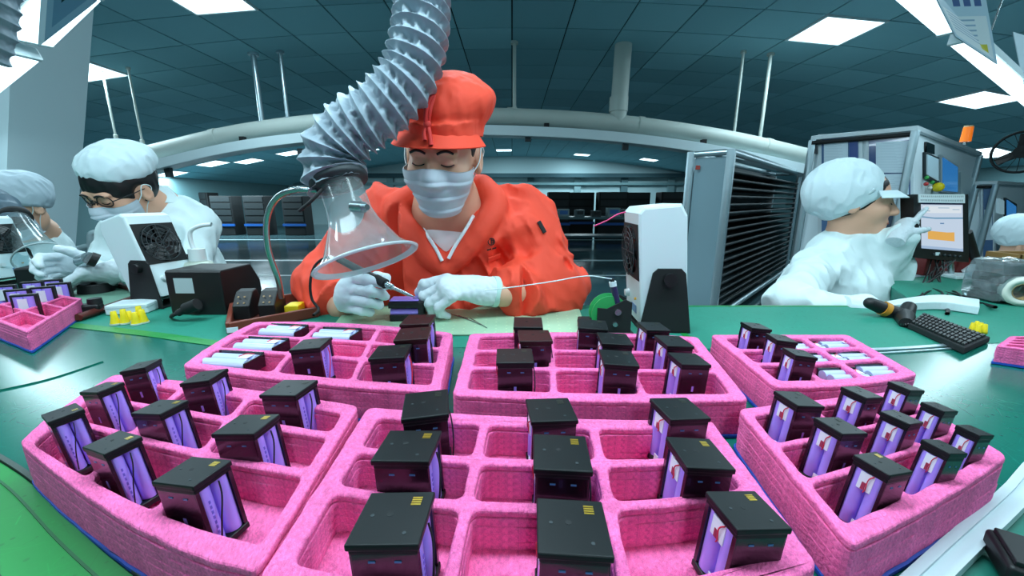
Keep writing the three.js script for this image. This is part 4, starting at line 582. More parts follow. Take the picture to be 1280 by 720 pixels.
{ // keyboard, scanner, wrapped parts, tape
  const y = TY + .012, q = [G(1136, 404, y), G(1154, 391, y), G(1238, 421, y), G(1206, 435, y)], lq = (u, v) => q[0].clone().multiplyScalar((1 - u) * (1 - v)).addScaledVector(q[3], u * (1 - v)).addScaledVector(q[2], u * v).addScaledVector(q[1], (1 - u) * v);
  const t = thing('keyboard', 'black keyboard lying beside the barcode scanner', 'keyboard', lq(.5, .5).setY(TY + .0005)); wpart(t, 'base', slab(q.map(xz).reverse(), TY + .001, TY + .012, .002), mat.blackMatte);
  for (let i = 0; i < 15; i++) for (let j = 0; j < 5; j++) { const u = .03 + i * .063, v = .06 + j * .18; wpart(t, 'key', slab([lq(u, v), lq(u + .05, v), lq(u + .05, v + .14), lq(u, v + .14)].map(xz), TY + .0115, TY + .016, .001), mat.black); }
  const s = thing('barcode_scanner', 'black barcode scanner with a yellow band beside the gloved hand', 'scanner', G(1122, 412, TY).setY(TY));
  const a = W(1088, 379, .84), b = W(1117, 391, .83), c = W(1130, 396, .82), up = W(1136, 384, .84), tip = W(1129, 420, .76).setY(TY + .008);
  wpart(s, 'handle', [rod(a, b, .0125, 18, .0155), sph(.0126, a.x, a.y, a.z)], mat.black); wpart(s, 'yellow_band', rod(W(1103, 385, .834), W(1109, 387.5, .832), .0158, 18), M(0xc98a2a, .5));
  wpart(s, 'head', [rod(b, c, .0155, 18, .017), sph(.018, c.x, c.y, c.z), rod(c, tip, .0185, 18, .011), rod(up, c, .013, 16, .017), sph(.0131, up.x, up.y, up.z)], mat.black); wpart(s, 'scan_window', rod(tip, tip.clone().add(V(0, -.004, .002)), .0095, 16), mat.blackGloss);
  const film = P(0xc4d0d4, .12, { transmission: .8, thickness: 0, clearcoat: .6 }), wg = thing('wrapped_parts', 'stack of black parts wrapped in clear film by the tape roll', 'package', G(1240, 400, TY).setY(TY + .0005)); wg.position.copy(W(1243, 390, .98)).setY(TY + .0005);
  for (let k = 0; k < 4; k++) part(wg, 'carton', rbox(.085, .022, .07, .003, (k % 2) * .004, .012 + k * .024, 0), k % 2 ? mat.darkGrey : mat.blackMatte); const g = new THREE.IcosahedronGeometry(.06, 5); { const p = g.attributes.position; for (let i = 0; i < p.count; i++) { const v = V(p.getX(i), p.getY(i), p.getZ(i)).normalize(); const m = Math.max(Math.abs(v.x) / .054, Math.abs(v.y) / .053, Math.abs(v.z) / .045); const k = 1 / m * (1 + .06 * noise(v.x * 6, v.y * 6, v.z * 6) + .05 * noise(v.x * 14, v.y * 14, v.z * 14)); p.setXYZ(i, v.x * k, Math.max(-.053, v.y * k), v.z * k); } g.computeVertexNormals(); } part(wg, 'film_wrap', g.translate(.002, .054, 0), film);
  const tp = thing('tape_roll', 'white tape roll standing beside the wrapped parts', 'tape', W(1272, 378, .93)); { const p = tp.position; p.y = TY + .036; tp.rotation.y = -.5; } part(tp, 'roll', lathe([[.02, -.012], [.035, -.012], [.035, .012], [.02, .012], [.02, -.012]], 36).rotateX(Math.PI / 2), M(0xe2e6da, .5)); part(tp, 'core', lathe([[.018, -.012], [.0205, -.012], [.0205, .012], [.018, .012], [.018, -.012]], 30).rotateX(Math.PI / 2), M(0xb89a6a, .7));
  const wb = thing('wooden_box', 'light wooden box behind the wrapped parts', 'box', W(1262, 372, 1.2).setY(TY + .0005)); part(wb, 'front_board', rbox(.18, .07, .008, .002, .03, .06, .04), M(0xa07c48, .6)); part(wb, 'rear_board', rbox(.18, .07, .008, .002, .03, .06, -.04), M(0x9a7642, .6)); part(wb, 'base_board', rbox(.18, .026, .09, .002, .03, .013, 0), M(0x8a6838, .6)); for (const x of [-.056, .116]) part(wb, 'end_board', rbox(.008, .07, .088, .002, x, .06, 0), M(0x9a7642, .6));
  [[1214, 412], [1219, 410], [1224, 412], [1221, 415], [1229, 414]].forEach(([x, yy]) => { const n = onBench('nozzle_holder', 'yellow tapered nozzle standing between keyboard and wrapped parts', 'nozzle', x, yy + 3, 0, 'yellow nozzles by the keyboard'); part(n, 'cone', lathe([[.0001, 0], [.0055, 0], [.005, .004], [.003, .018], [.0001, .019]], 12), mat.yellow); });
  const bb = thing('black_box', 'black box corner on the bench outside the aluminium rail', 'box', G(1275, 712, TY).setY(TY)); bb.rotation.y = -.6; part(bb, 'case', rbox(.05, .016, .04, .003, .01, .008, .005), mat.black); part(bb, 'lid', rbox(.044, .004, .034, .001, .01, .0175, .005), mat.black);
}
{ // cart rail seen between pillar and left worker
  const t = thing('hand_cart', 'pale tubular hand cart standing behind the left bench', 'cart', W(105, 330, 2.6).setY(0)); const a = W(86, 314, 2.6), b = W(112, 306, 2.6), c = W(114, 292, 2.6), d = W(116, 340, 2.6);
  wpart(t, 'rail', [tube([a, W(104, 309, 2.6), b, c, W(122, 290, 2.62)], .018, 30, 8), rod(b, V(b.x, .1, b.z), .016), rod(a, V(a.x, .1, a.z), .016), rod(W(88, 328, 2.6), W(112, 322, 2.6), .012)], M(0x9fb4b8, .4)); wpart(t, 'deck', rbox(.3, .03, .4, .01, (a.x + b.x) / 2, .12, a.z - .1), mat.darkGrey); for (const x of [a.x, b.x]) for (const z of [a.z, a.z - .25]) wpart(t, 'wheel', cyl(.05, .05, .03, 18).rotateZ(Math.PI / 2).translate(x, .05, z), mat.blackMatte);
}

// ───────── people: distance fields meshed by surface nets ─────────
const smin = (a, b, k) => { const h = Math.max(k - Math.abs(a - b), 0) / k; return Math.min(a, b) - h * h * k * .25; };
const smax = (a, b, k) => -smin(-a, -b, k);
const bone = (a, b, ra, rb = ra, k = .03) => ({ ax: a.x, ay: a.y, az: a.z, dx: b.x - a.x, dy: b.y - a.y, dz: b.z - a.z, l2: Math.max(1e-9, a.distanceToSquared(b)), ra, rb, k });
const dBone = (o, x, y, z) => { const px = x - o.ax, py = y - o.ay, pz = z - o.az; let t = (px * o.dx + py * o.dy + pz * o.dz) / o.l2; t = t < 0 ? 0 : t > 1 ? 1 : t; const a = px - o.dx * t, b = py - o.dy * t, c = pz - o.dz * t; return Math.sqrt(a * a + b * b + c * c) - (o.ra + (o.rb - o.ra) * t); };
const bonesSDF = list => (x, y, z) => { let d = 1e3; for (const o of list) d = d > 900 ? dBone(o, x, y, z) : smin(d, dBone(o, x, y, z), o.k); return d; };
const ell = (x, y, z, cx, cy, cz, rx, ry, rz) => { const a = (x - cx) / rx, b = (y - cy) / ry, c = (z - cz) / rz, k0 = Math.sqrt(a * a + b * b + c * c), k1 = Math.sqrt((a / rx) ** 2 + (b / ry) ** 2 + (c / rz) ** 2); return k1 < 1e-6 ? -Math.min(rx, ry, rz) : k0 * (k0 - 1) / k1; };
function surfaceNet(f, lo, hi, cell) {
  const nx = Math.ceil((hi.x - lo.x) / cell) + 1, ny = Math.ceil((hi.y - lo.y) / cell) + 1, nz = Math.ceil((hi.z - lo.z) / cell) + 1, S = new Float32Array(nx * ny * nz), B = 4, at = (i, j, k) => (k * ny + j) * nx + i;
  for (let k0 = 0; k0 < nz; k0 += B) for (let j0 = 0; j0 < ny; j0 += B) for (let i0 = 0; i0 < nx; i0 += B) {
    const c = f(lo.x + (i0 + 1.5) * cell, lo.y + (j0 + 1.5) * cell, lo.z + (k0 + 1.5) * cell), skip = Math.abs(c) > cell * B * 1.35;
    for (let k = k0; k < Math.min(nz, k0 + B); k++) for (let j = j0; j < Math.min(ny, j0 + B); j++) for (let i = i0; i < Math.min(nx, i0 + B); i++) S[at(i, j, k)] = skip ? c : f(lo.x + i * cell, lo.y + j * cell, lo.z + k * cell);
  }
  const vid = new Int32Array(nx * ny * nz).fill(-1), pos = [], nor = [], idx = [], C = [[0, 0, 0], [1, 0, 0], [0, 1, 0], [1, 1, 0], [0, 0, 1], [1, 0, 1], [0, 1, 1], [1, 1, 1]], E = [[0, 1], [2, 3], [4, 5], [6, 7], [0, 2], [1, 3], [4, 6], [5, 7], [0, 4], [1, 5], [2, 6], [3, 7]], v = new Float32Array(8);
  for (let k = 0; k < nz - 1; k++) for (let j = 0; j < ny - 1; j++) for (let i = 0; i < nx - 1; i++) {
    let m = 0; for (let q = 0; q < 8; q++) { v[q] = S[at(i + C[q][0], j + C[q][1], k + C[q][2])]; if (v[q] < 0) m |= 1 << q; } if (m === 0 || m === 255) continue;
    let n = 0, x = 0, y = 0, z = 0; for (const [a, b] of E) if ((v[a] < 0) !== (v[b] < 0)) { const t = v[a] / (v[a] - v[b]); x += C[a][0] + (C[b][0] - C[a][0]) * t; y += C[a][1] + (C[b][1] - C[a][1]) * t; z += C[a][2] + (C[b][2] - C[a][2]) * t; n++; }
    x = lo.x + (i + x / n) * cell; y = lo.y + (j + y / n) * cell; z = lo.z + (k + z / n) * cell; vid[at(i, j, k)] = pos.length / 3; pos.push(x, y, z);
    const e = cell * .6, g = V(f(x + e, y, z) - f(x - e, y, z), f(x, y + e, z) - f(x, y - e, z), f(x, y, z + e) - f(x, y, z - e)).normalize(); nor.push(g.x, g.y, g.z);
  }
  const quad = (a, b, c, d, fl) => { if (a < 0 || b < 0 || c < 0 || d < 0) return; if (fl) idx.push(a, c, b, b, c, d); else idx.push(a, b, c, b, d, c); };
  for (let k = 1; k < nz - 1; k++) for (let j = 1; j < ny - 1; j++) for (let i = 1; i < nx - 1; i++) {
    const s = S[at(i, j, k)] < 0;
    if (s !== (S[at(i + 1, j, k)] < 0)) quad(vid[at(i, j - 1, k - 1)], vid[at(i, j, k - 1)], vid[at(i, j - 1, k)], vid[at(i, j, k)], !s);
    if (s !== (S[at(i, j + 1, k)] < 0)) quad(vid[at(i - 1, j, k - 1)], vid[at(i - 1, j, k)], vid[at(i, j, k - 1)], vid[at(i, j, k)], !s);
    if (s !== (S[at(i, j, k + 1)] < 0)) quad(vid[at(i - 1, j - 1, k)], vid[at(i, j - 1, k)], vid[at(i - 1, j, k)], vid[at(i, j, k)], !s);
  }
  const g = new THREE.BufferGeometry(); g.setAttribute('position', new THREE.Float32BufferAttribute(pos, 3)); g.setAttribute('normal', new THREE.Float32BufferAttribute(nor, 3));
  const uv = new Float32Array(pos.length / 3 * 2); for (let i = 0; i < uv.length / 2; i++) { uv[i * 2] = pos[i * 3] + pos[i * 3 + 2] * .6; uv[i * 2 + 1] = pos[i * 3 + 1] + pos[i * 3 + 2] * .4; } g.setAttribute('uv', new THREE.BufferAttribute(uv, 2)); g.setIndex(idx); return g;
}
const bounds = (list, m) => { const lo = V(1e3, 1e3, 1e3), hi = V(-1e3, -1e3, -1e3); for (const o of list) for (const t of [0, 1]) { const p = V(o.ax + o.dx * t, o.ay + o.dy * t, o.az + o.dz * t), r = Math.max(o.ra, o.rb) + m; lo.min(p.clone().subScalar(r)); hi.max(p.clone().addScalar(r)); } return [lo, hi]; };
// thin closed shell over a grid of points
function shell(fn, nu, nv, th) {
  const P0 = [], pos = [], idx = []; for (let j = 0; j <= nv; j++) for (let i = 0; i <= nu; i++) P0.push(fn(i / nu, j / nv));
  const at = (i, j) => P0[Math.max(0, Math.min(nv, j)) * (nu + 1) + Math.max(0, Math.min(nu, i))], N = [];
  for (let j = 0; j <= nv; j++) for (let i = 0; i <= nu; i++) N.push(at(i + 1, j).clone().sub(at(i - 1, j)).cross(at(i, j + 1).clone().sub(at(i, j - 1))).normalize());
  const n = P0.length; for (const s of [.5, -.5]) P0.forEach((p, i) => pos.push(p.x + N[i].x * th * s, p.y + N[i].y * th * s, p.z + N[i].z * th * s));
  for (let j = 0; j < nv; j++) for (let i = 0; i < nu; i++) { const a = j * (nu + 1) + i, b = a + 1, c = a + nu + 1, d = c + 1; idx.push(a, b, c, b, d, c, a + n, c + n, b + n, b + n, c + n, d + n); }
  const edge = (a, b) => idx.push(a, a + n, b, b, a + n, b + n); for (let i = 0; i < nu; i++) { edge(i + 1, i); edge(nv * (nu + 1) + i, nv * (nu + 1) + i + 1); } for (let j = 0; j < nv; j++) { edge(j * (nu + 1), (j + 1) * (nu + 1)); edge((j + 1) * (nu + 1) + nu, j * (nu + 1) + nu); }
  const g = new THREE.BufferGeometry(); g.setAttribute('position', new THREE.Float32BufferAttribute(pos, 3)); g.setIndex(idx); g.computeVertexNormals(); return g;
}
// head in its own frame: x right, y up, z out of the face
function headLocal(x, y, z) {
  const ax = Math.abs(x);
  let d = ell(x, y, z, 0, .036, -.014, .076, .088, .096);
  d = smin(d, ell(x, y, z, 0, -.03, .026, .062, .082, .066), .03);
  d = smin(d, ell(x, y, z, 0, -.09, .052, .03, .026, .032), .03);
  d = smin(d, ell(ax, y, z, .04, -.022, .055, .026, .026, .026), .025);
  d = smin(d, ell(ax, y, z, .028, .03, .078, .026, .01, .014), .016);
  d = smax(d, -ell(ax, y, z, .031, .012, .1, .02, .012, .014), .012);
  d = smin(d, ell(ax, y, z, .031, .01, .0765, .0165, .0125, .0125), .006);
  d = smin(d, dBone(HB.nose, x, y, z), .012); d = smin(d, ell(ax, y, z, .011, -.026, .095, .008, .007, .009), .008);
  d = smin(d, ell(x, y, z, 0, -.055, .086, .022, .008, .01), .01); d = smin(d, ell(x, y, z, 0, -.066, .083, .018, .007, .009), .006);
  d = smin(d, smax(ell(ax, y, z, .08, -.002, -.012, .011, .033, .02), -ell(ax, y, z, .09, 0, -.006, .006, .02, .01), .004), .008);
  return d;
}
const HB = { nose: bone(V(0, .014, .086), V(0, -.022, .106), .007, .0125) };
function makeHead(pos, yaw, pitch, roll, s) {
  const m = new THREE.Matrix4().compose(pos, new THREE.Quaternion().setFromEuler(new THREE.Euler(pitch, yaw, roll, 'YXZ')), V(s, s, s)), e = m.clone().invert().elements;
  const loc = (x, y, z) => [e[0] * x + e[4] * y + e[8] * z + e[12], e[1] * x + e[5] * y + e[9] * z + e[13], e[2] * x + e[6] * y + e[10] * z + e[14]];
  const f = (x, y, z) => { const dx = x - pos.x, dy = y - pos.y, dz = z - pos.z, r = Math.sqrt(dx * dx + dy * dy + dz * dz); if (r > .2 * s) return r - .145 * s; const q = loc(x, y, z); return headLocal(q[0], q[1], q[2]) * s; };
  const w = (x, y, z) => V(x, y, z).applyMatrix4(m);
  // skin point in head frame: straight in from outside at a height and an angle round the vertical
  const hit = (a, y, off = 0, z0 = 0) => { let r = .2; const sa = Math.sin(a), ca = Math.cos(a); for (let i = 0; i < 60; i++) { const d = headLocal(sa * r, y, z0 + ca * r) - off; if (d < .0003) break; r -= d * .7; if (r < .01) break; } return V(sa * r, y, z0 + ca * r); };
  return { m, f, w, hit, s, pos };
}
const smoothMesh = (f, list, m, cell) => { const [lo, hi] = bounds(list, m); return surfaceNet(f, lo, hi, cell); };
function cloth(f, amp, fr) { return (x, y, z) => { const d = f(x, y, z); if (Math.abs(d) > .05) return d; const a = noise(x * fr, y * fr * .55, z * fr), b = noise(x * fr * 2.1 + 9, y * fr * 1.3, z * fr * 2.1); return d - amp * (1 - 2.2 * Math.abs(a)) - amp * .45 * (1 - 2 * Math.abs(b)); }; }
function gloveGeo(wrist, f, n, right, o = {}) {
  f = f.clone().normalize(); n = n.clone().addScaledVector(f, -n.dot(f)).normalize(); const X = f.clone().cross(n); if (!right) X.negate();
  const { curl = [[.5, .6, .4], [.55, .6, .4], [.6, .65, .4], [.65, .7, .4]], thumb = [.75, .6, .25], tcurl = .35, s = 1, cuff = .06, cell = .003, spread = .05, fat = 1 } = o, L = [];
  const base = [[.028, .088], [.009, .092], [-.010, .088], [-.027, .08]], len = [[.041, .025, .02], [.046, .028, .021], [.042, .026, .02], [.032, .02, .018]];
  L.push(bone(V(.0, 0, 0), V(.016, .08, 0), .022, .0155, .02), bone(V(-.006, 0, 0), V(-.016, .074, 0), .021, .015, .02), bone(V(.014, .03, .002), V(.0, .082, 0), .02, .016, .02));
  const fingers = []; base.forEach(([bx, by], i) => { let p = V(bx, by - .012, 0), a = 0; const sp = (1.5 - i) * spread; for (let k = 0; k < 3; k++) { a += curl[i][k]; const q = p.clone().add(V(Math.sin(sp) * Math.cos(a), Math.cos(a), Math.sin(a)).multiplyScalar(len[i][k] + (k ? 0 : .012))); fingers.push(bone(p, q, (.0098 - k * .0007) * fat * (i === 3 ? .9 : 1), (.0091 - k * .0007) * fat * (i === 3 ? .9 : 1), .006)); fingers[fingers.length - 1].fi = i; p = q; } });
  let tp = V(.016, .018, .008), td = V(...thumb).normalize(); const th = []; [.044, .032, .026].forEach((l, k) => { const q = tp.clone().addScaledVector(td, l); th.push(bone(tp, q, (.0145 - k * .0022) * fat, (.0123 - k * .0015) * fat, .012)); tp = q; td = td.clone().add(V(-tcurl * .5, tcurl * .35, tcurl * .5)).normalize(); });
  const cuffB = bone(V(0, .005, 0), V(0, -cuff, 0), .027, .034, .02), all = [...L, ...fingers, ...th, cuffB];
  const field = (x, y, z) => { let d = dBone(L[0], x, y, z); for (let i = 1; i < L.length; i++) d = smin(d, dBone(L[i], x, y, z), .02); let t = dBone(th[0], x, y, z); t = smin(t, dBone(th[1], x, y, z), .006); t = smin(t, dBone(th[2], x, y, z), .006); d = smin(d, t, .014); let fd = 1e3; for (let i = 0; i < 4; i++) { let g = dBone(fingers[i * 3], x, y, z); g = smin(g, dBone(fingers[i * 3 + 1], x, y, z), .005); g = smin(g, dBone(fingers[i * 3 + 2], x, y, z), .005); fd = Math.min(fd, g); } d = smin(d, fd, .008); let c = dBone(cuffB, x, y, z); c = Math.max(c, -cuff + .004 - y); d = smin(d, c, .02); if (Math.abs(d) < .01) d -= .0009 * noise(x * 140, y * 140, z * 140); return d; };
  const [lo, hi] = bounds(all, .008); lo.y = -cuff - .004; const g = surfaceNet(field, lo, hi, cell);
  const P0 = g.attributes.position, N0 = g.attributes.normal; for (let i = 0; i < P0.count; i++) for (const [A, k, t] of [[P0, s, wrist], [N0, 1, null]]) { const x = A.getX(i) * k, y = A.getY(i) * k, z = A.getZ(i) * k; A.setXYZ(i, X.x * x + f.x * y + n.x * z + (t ? t.x : 0), X.y * x + f.y * y + n.y * z + (t ? t.y : 0), X.z * x + f.z * y + n.z * z + (t ? t.z : 0)); }
  if (!right) { const I = g.index.array; for (let i = 0; i < I.length; i += 3) { const t = I[i]; I[i] = I[i + 1]; I[i + 1] = t; } }
  const map = (x, y, z) => wrist.clone().addScaledVector(X, x * s).addScaledVector(f, y * s).addScaledVector(n, z * s);
  return { g, map, f, cuff: cuff * s };
}
function rayHit(px, py, f, t0 = .4, t1 = 3) { const d = dirOf(px, py).normalize(); let t = t0; for (let i = 0; i < 200; i++) { const q = f(d.x * t, CAM_Y + d.y * t, d.z * t); if (q < .0005 || t > t1) break; t += q * .7; } return V(d.x * t, CAM_Y + d.y * t, d.z * t); }
const gradOf = (f, p, e = .004) => V(f(p.x + e, p.y, p.z) - f(p.x - e, p.y, p.z), f(p.x, p.y + e, p.z) - f(p.x, p.y - e, p.z), f(p.x, p.y, p.z + e) - f(p.x, p.y, p.z - e)).normalize();
// lower body shared by the seated figures: hips on a stool, thighs forward, feet on the floor
function seat(t, hip, m, label) {
  const hb = hip.y, B = [bone(V(hip.x - .08, hb, hip.z), V(hip.x + .08, hb, hip.z), .115, .115, .08)];
  for (const s of [-1, 1]) { const k = V(hip.x + s * .13, hb + .02, hip.z + .36), a = V(hip.x + s * .13, .1, hip.z + .33), toe = V(hip.x + s * .14, .045, hip.z + .47); B.push(bone(V(hip.x + s * .09, hb, hip.z), k, .09, .065, .06), bone(k, a, .062, .042, .04), bone(V(a.x, .045, a.z), toe, .042, .04, .03)); }
  wpart(t, 'trousers', smoothMesh(bonesSDF(B), B, .03, .014), m);
  const st = thing('stool', label, 'stool', V(hip.x, 0, hip.z)); part(st, 'seat', cyl(.17, .17, .05, 30, 0, hb - .14, 0), mat.blackMatte); part(st, 'column', cyl(.025, .025, hb - .2, 14, 0, (hb - .16) / 2, 0), mat.steel); for (let k = 0; k < 5; k++) part(st, 'foot', rbox(.04, .03, .26, .01, 0, .03, .13).rotateY(k * 1.2566), mat.black);
}
// mask, loops, brows and eyes on a head
function dressFace(t, H, o = {}) {
  const W2 = (p) => H.w(p.x, p.y, p.z);
  const mk = wpart(t, 'mask', shell((u, v) => { const a = (u - .5) * 2.5, y0 = -.008 + .012 * Math.exp(-((a / .35) ** 2)) * (1 - v), y = y0 + (-.112 - y0) * v; const pl = (1 - ((v * 3.4 + .2) % 1)) * .0062 * (1 - Math.abs(u - .5) * 1.7); const p = H.hit(a, Math.max(y, -.104), .006 + pl); const k = y < -.104 ? (-.104 - y) : 0; return H.w(p.x * (1 - k * 6), y, p.z - k * 1.2); }, 44, 36, .0016), mat.mask);
  for (const s of [-1, 1]) { wpart(t, 'ear_loop', tube([W2(H.hit(s * 1.2, -.02, .006)), W2(H.hit(s * 1.42, -.0, .006)), H.w(s * .088, .028, -.008), H.w(s * .09, .012, -.03), W2(H.hit(s * 1.5, -.05, .006)), W2(H.hit(s * 1.2, -.085, .006))], .0013, 30, 6), mat.white);
    wpart(t, 'eyebrow', tube([.13, .24, .36, .48].map((a, i) => W2(H.hit(s * a, .029 + [0, .005, .006, .001][i], .0005))), .0026, 20, 6), mat.hair);
    wpart(t, 'eyelashes', tube([.2, .3, .4, .5].map((a, i) => W2(H.hit(s * a, .007 - [0, .003, .003, .0][i], .0002))), .0013, 16, 6), mat.hair); }
  if (o.glasses) { const pts = s => [.12, .2, .34, .5, .56, .5, .34, .2, .12].map((a, i) => { const y = .012 + [0, .016, .018, .014, 0, -.012, -.017, -.012, 0][i]; return H.w(Math.sin(s * a) * .105, y, .098 - Math.abs(a) * .03); }); const gl = wpart(t, 'glasses', [tube(new THREE.CatmullRomCurve3(pts(1), true), .0015, 40, 6), tube(new THREE.CatmullRomCurve3(pts(-1), true), .0015, 40, 6), tube([pts(1)[0], H.w(0, .014, .106), pts(-1)[0]], .0015, 8, 6), ...[1, -1].map(s => tube([pts(s)[4], H.w(s * .082, .016, .04), H.w(s * .086, .014, -.01)], .0014, 12, 6))], mat.black); }
}

// orange worker soldering at the bench
{
  const t = thing('person', 'person in orange jacket and cap with mask soldering at the bench', 'person', V(-.1, 0, -1.05));
  const H = makeHead(W(554, 199, .87), -.1, .3, -.05, .92), nb = W(562, 262, .98);
  const sl = W(478, 276, 1.0), sr = W(650, 278, 1.0), el = W(410, 352, .98), er = W(694, 362, .95), wl = W(428, 384, .86), wr = W(628, 366, .83), ch = W(560, 340, 1.06), hip = V(-.14, .5, -1.12);
  const skinB = [bone(H.w(0, -.06, -.02), nb,   .054, .06, .05), bone(nb, V(nb.x, nb.y - .25, nb.z - .08), .055, .08, .05), bone(er, wr, .042, .031, .03), bone(el, wl, .042, .031, .03), bone(nb, sr, .06, .05, .06), bone(nb, sl, .06, .05, .06), bone(sr, er, .05, .043, .04), bone(sl, el, .05, .043, .04)];
  const sb = bonesSDF(skinB), body = (x, y, z) => smin(H.f(x, y, z), sb(x, y, z), .03);
  wpart(t, 'body', (() => { const [lo, hi] = bounds(skinB, .02); lo.min(H.pos.clone().subScalar(.17)); hi.max(H.pos.clone().addScalar(.17)); return surfaceNet(body, lo, hi, .0048); })(), mat.skin);
  const cr = wr.clone().lerp(er, .28), cl = wl.clone().lerp(el, .12);
  const JB = [bone(V(hip.x, .52, hip.z + .02), V(ch.x, ch.y - .1, ch.z), .15, .165, .1), bone(V(ch.x - .06, ch.y, ch.z), V(ch.x + .07, ch.y, ch.z), .15, .15, .1), bone(V(nb.x - .05, nb.y - .06, nb.z), V(nb.x + .06, nb.y - .06, nb.z), .088, .088, .08), bone(sl, V(nb.x - .05, nb.y - .035, nb.z), .07, .055, .07), bone(sr, V(nb.x + .06, nb.y - .035, nb.z), .07, .055, .07), bone(sl, el, .075, .068, .05), bone(sr, er, .075, .067, .05), bone(el, cl, .067, .05, .04), bone(er, cr, .069, .058, .04)];
  const j0 = bonesSDF(JB), yb = W(556, 336, .92).y, xc = nb.x - .008;
  const neckHole = bone(V(nb.x, nb.y + .06, nb.z + .01), V(nb.x, nb.y - .03, nb.z + .015), .075, .07);
  const lap = [[[620, 254], [602, 288], [562, 334]], [[494, 262], [518, 296], [553, 334]]].map((L, i) => [i ? V(nb.x - .078, nb.y + .035, nb.z + .02) : V(nb.x + .082, nb.y + .055, nb.z + .015), ...L.map(([x, y]) => rayHit(x, y, j0).add(V(0, 0, -.004)))]);
  const lapB = []; for (const L of lap) { const c = curve(L).getPoints(10); for (let i = 0; i < 10; i++) lapB.push(bone(c[i].clone().add(V(0, 0, .006)), c[i + 1].clone().add(V(0, 0, .006)), .023, .02, .02)); }
  const backCollar = [V(nb.x - .078, nb.y + .035, nb.z + .02), V(nb.x - .055, nb.y + .06, nb.z - .06), V(nb.x + .055, nb.y + .065, nb.z - .06), V(nb.x + .082, nb.y + .055, nb.z + .015)]; for (let i = 0; i < 3; i++) lapB.push(bone(backCollar[i], backCollar[i + 1], .022, .022, .02));
  const lf = bonesSDF(lapB);
  const fold = (d, x, y, z) => { if (Math.abs(d) > .04) return d; const a = noise(x * 14 + y * 5, y * 9 - x * 4, z * 13), b = noise(x * 34 + y * 16, y * 20, z * 28), c = noise(x * 60, y * 50 + x * 30, z * 55); return d - .011 * (1 - 2.6 * Math.sqrt(a * a + .002)) - .0055 * (1 - 2.2 * Math.sqrt(b * b + .001)) - .0014 * c; };
  const jacket = (x, y, z) => { let d = fold(j0(x, y, z), x, y, z); const w = Math.max(0, (y - yb)) * .56; const v = Math.max((Math.abs(x - xc) - w) * .92, ch.z + .03 - z, yb - y); d = smax(d, -v, .008); d = smax(d, -dBone(neckHole, x, y, z), .01); d = smin(d, lf(x, y, z), .01);
    const ex = (x - cl.x), cuffL = ((cl.x - el.x) * (x - cl.x) + (cl.y - el.y) * (y - cl.y) + (cl.z - el.z) * (z - cl.z)) / cl.distanceTo(el), cuffR = ((cr.x - er.x) * (x - cr.x) + (cr.y - er.y) * (y - cr.y) + (cr.z - er.z) * (z - cr.z)) / cr.distanceTo(er); if (x > .02 && z > -.97) d = Math.max(d, cuffR - .01); if (x < -.25 && z > -.94) d = Math.max(d, cuffL - .01); return d; };
  const [jl, jh] = bounds([...JB, ...lapB], .03); wpart(t, 'jacket', surfaceNet(jacket, jl, jh, .0058), mat.orange);
  const shirtB = [bone(V(ch.x, ch.y + .04, ch.z - .005), V(ch.x, nb.y - .1, nb.z - .015), .09, .08, .06), bone(V(nb.x, nb.y - .1, nb.z - .012), V(nb.x, nb.y + .012, nb.z + .006), .084, .069, .05)]; wpart(t, 'shirt', smoothMesh(bonesSDF(shirtB), shirtB, .02, .007), mat.shirt);
  for (const L of [[[526, 281], [536, 296], [546, 312], [553, 326]], [[592, 270], [582, 287], [570, 306], [561, 323]]]) { const P1 = L.map(([x, y]) => rayHit(x, y, jacket).add(V(0, 0, .004))); wpart(t, 'white_piping', tube(P1, .0042, 24, 8), mat.shirt); }
  // chest emblem, pocket and pen slot sewn onto the jacket
  const sew = (x, y, g, m, name) => { const p = rayHit(x, y, jacket), n = gradOf(jacket, p); g.applyQuaternion(new THREE.Quaternion().setFromUnitVectors(V(0, 0, 1), n)).translate(p.x + n.x * .0015, p.y + n.y * .0015, p.z + n.z * .0015); wpart(t, name, g, m); };
  const ink = M(0x2a1512, .8); sew(614, 302, merge([new THREE.TorusGeometry(.0075, .0011, 6, 28), box(.0018, .013, .001), box(.006, .0016, .001, .002, .003, 0), box(.006, .0016, .001, .002, -.003, 0), box(.0016, .006, .001, .005, 0, 0)]), ink, 'emblem');
  const tx = []; for (let i = 0; i < 9; i++) if (i !== 4) tx.push(box(.0022, .0034, .001, -.013 + i * .0033, 0, 0)); sew(614, 311, merge(tx), ink, 'emblem_text');
  sew(617, 322, rbox(.04, .012, .003, .001), mat.orange, 'pocket_flap'); sew(677, 284, rbox(.01, .03, .004, .002).rotateZ(.5), mat.blackMatte, 'pen_slot');
  // cap: full crown, gathered band, visor and tie
  const capL = (x, y, z) => { let d = ell(x, y, z, .006, .106, -.022, .1, .062, .106); d = smin(d, ell(x, y, z, .024, .128, -.03, .09, .046, .085), .03); d = smin(d, Math.max(Math.hypot(x / .09, (z + .01) / .104) * .09 - .0925, Math.abs(y - .07) - .016), .012); d -= .0035 * noise(x * 34, y * 22, z * 34) + .0015 * noise(x * 90, y * 30, z * 90); return Math.max(d, .046 - y + (z - .05) * .2); };
  const capG = surfaceNet(capL, V(-.14, .0, -.16), V(.15, .24, .13), .004).applyMatrix4(H.m); const cap = wpart(t, 'cap', capG, mat.orange);
  const vis = shell((u, v) => { const a = (u - .5) * 2.5, r = 1 + v * .3 * Math.cos(a * .62), x = Math.sin(a) * .09 * r, z = -.008 + Math.cos(a) * .1 * r; return H.w(x, .069 - v * .024 - (1 - Math.cos(a)) * .012, z); }, 36, 10, .003); vis.translate(-t.position.x, -t.position.y, -t.position.z); part(cap, 'visor', vis, mat.orange);
